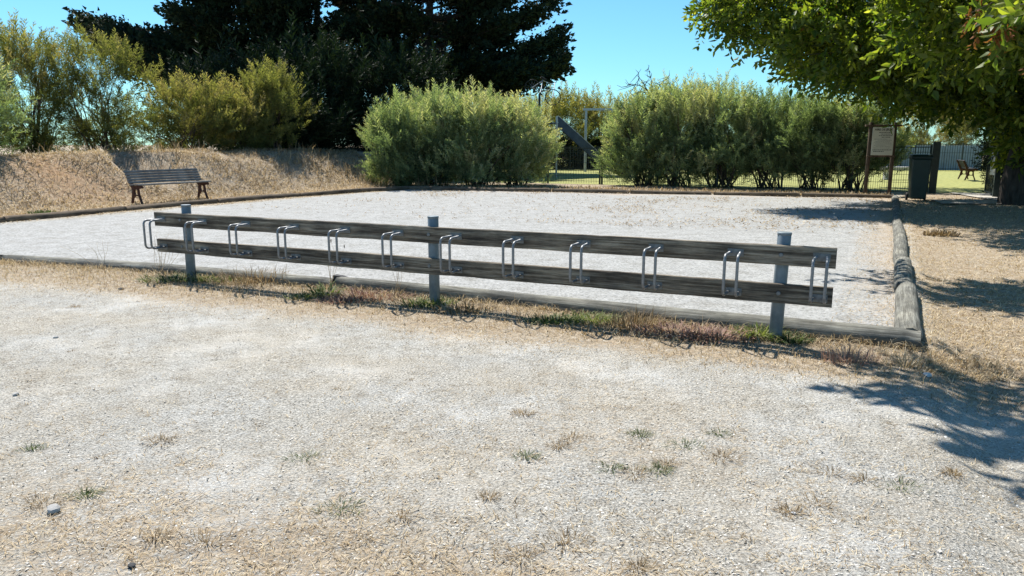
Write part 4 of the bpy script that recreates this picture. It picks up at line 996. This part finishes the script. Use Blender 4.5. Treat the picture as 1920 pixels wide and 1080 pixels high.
# ------------------------------------------------------------------ single plants along the rack
def verge_at(px, py, z=-.03):
    u, v = (px - 960) / 1400, -(py - 540) / 1400; c, s_ = math.cos(PITCH), math.sin(PITCH); t = (z - 1.5) / (-s_ + v * c); return u * t, (c + v * s_) * t
def weed(px, py, r, h, n, mat, label, name='weed', lean=(.3, 1.2), wid=(.006, .014), tone=(.55, .22), flat=1):
    x, y = verge_at(px, py); z = float(ground_z(np.array(x), np.array(y)))
    root_a = rng.uniform(0, 2 * np.pi, n); n = int(n * 1.5); root_a = rng.uniform(0, 2 * np.pi, n); r *= 1.25; h *= 1.4; q = r * rng.uniform(0, 1, n) ** .7
    S = Soup(); S.add(*blades(q * np.cos(root_a) * 1.5, q * np.sin(root_a) * .8, np.zeros(n), rng.uniform(.45, 1, n) * h, rng.uniform(*lean, n), rng.uniform(*wid, n), np.clip(rng.normal(*tone, n), 0, 1), root_a + rng.normal(0, .6, n)))
    o = S.build(name, M[mat], label=label, cat='plant', group='weeds along the front log border'); o.location = (round(x, 2), round(y, 2), z); return o
weed(612, 553, .07, .17, 60, 'green', 'green strap leaved weed beside the joint of the front logs', 'strap_weed', (.5, 1.3), (.01, .018), (.6, .2))
weed(575, 556, .12, .08, 150, 'green', 'low bright green weed left of the strap leaved one', lean=(.5, 1.4), tone=(.7, .2))
weed(690, 556, .24, .12, 260, 'red', 'reddish dry weed patch left of the middle rack post', lean=(.3, 1.3), tone=(.5, .25))
weed(640, 565, .12, .09, 120, 'red', 'small reddish weed patch below the joint of the front logs', lean=(.5, 1.4), tone=(.5, .25))
weed(405, 525, .26, .1, 300, 'green', 'dull green weed patch right of the left rack post', lean=(.4, 1.3), tone=(.45, .25))
weed(330, 527, .22, .1, 260, 'green', 'low green weed patch around the foot of the left rack post', lean=(.4, 1.3), tone=(.35, .25))
weed(480, 530, .22, .2, 240, 'dry', 'tall brown dry grass clump under the left part of the rack', lean=(.2, 1.0), wid=(.004, .008), tone=(.3, .15))
weed(805, 572, .14, .1, 220, 'green', 'green weed around the foot of the middle rack post', lean=(.4, 1.3), tone=(.6, .25))
weed(880, 583, .18, .09, 200, 'dry', 'brown dry grass clump right of the middle rack post', lean=(.3, 1.3), tone=(.35, .2))
weed(1040, 603, .13, .08, 200, 'green', 'green weed patch halfway between middle and right posts', lean=(.4, 1.3), tone=(.55, .25))
weed(1110, 600, .12, .11, 230, 'green', 'brightest green leafy weed under the ninth hoop', lean=(.4, 1.3), tone=(.75, .2))
weed(1185, 610, .16, .17, 260, 'dry', 'tall brown weed with fine dead stems below the tenth hoop', lean=(.1, .9), wid=(.003, .007), tone=(.25, .15))
weed(1265, 622, .2, .1, 260, 'red', 'reddish weed patch midway along the right half of the rack', lean=(.4, 1.3), tone=(.6, .2))
weed(1345, 632, .16, .11, 240, 'red', 'pinkish dry weed patch left of the right rack post', lean=(.4, 1.3), tone=(.65, .2))
weed(1422, 630, .1, .13, 190, 'green', 'yellow green weed left of the foot of the right post', lean=(.3, 1.2), tone=(.85, .15))
weed(1480, 636, .1, .09, 220, 'green', 'dark green leafy weed right of the foot of the right post', lean=(.4, 1.3), tone=(.25, .15))
weed(1590, 672, .11, .13, 150, 'red', 'twiggy pale dead weed below the right end of the rack', lean=(.1, 1.1), wid=(.003, .007), tone=(.8, .2))
weed(1700, 682, .07, .13, 60, 'dry', 'thin dead weed in front of the near right log corner', lean=(.2, 1.1), wid=(.003, .006), tone=(.6, .2))
weed(1150, 612, .3, .07, 260, 'dry', 'low straw grass patch in front of the green weeds', lean=(.5, 1.4), tone=(.6, .2))
for i, (px, py, lb) in enumerate([(1765, 440, 'small brown weed beside the right border logs at mid distance'), (80, 405, 'grey green weed at the foot of the mound near the left edge')]):
    weed(px, py, .16, .13, 200, 'dry' if i == 0 else 'green', lb, lean=(.2, 1.1), wid=(.01, .02), tone=(.2, .15))
def stalks(px, py, n, h, label, spread, heads=False):
    x, y = verge_at(px, py); T = Soup()
    for i in range(n):
        hh = h * rng.uniform(.6, 1); e = np.array([rng.normal() * spread, rng.normal() * spread * .4, hh]); pts = bent((rng.normal() * .03, 0, -.02), e, 0, 5, .05)
        T.tube(pts, [.0022, .002, .0018, .0016, .0014, .001], 4, .75)
        if heads: T.tube([pts[-1], pts[-1] + np.array([0, 0, .02]), pts[-1] + np.array([0, 0, .04])], [.003, .006, .003], 6, .1)
    o = T.build('seed_stalk', M['dry'], label=label, cat='plant', group='tall dead stalks along the rack'); o.location = (round(x, 2), round(y, 2), float(terrain(x, y)))
stalks(305, 515, 12, .5, 'tall thin dead stalks under the left end of the rack', .16)
stalks(622, 545, 5, .55, 'tall plantain stalks with dark heads beside the strap leaved weed', .12, True)
stalks(743, 556, 5, .45, 'tall pale dead stalks below the sixth hoop', .04)
stalks(195, 505, 6, .4, 'leaning dead stalks left of the rack in front of the log', .2)
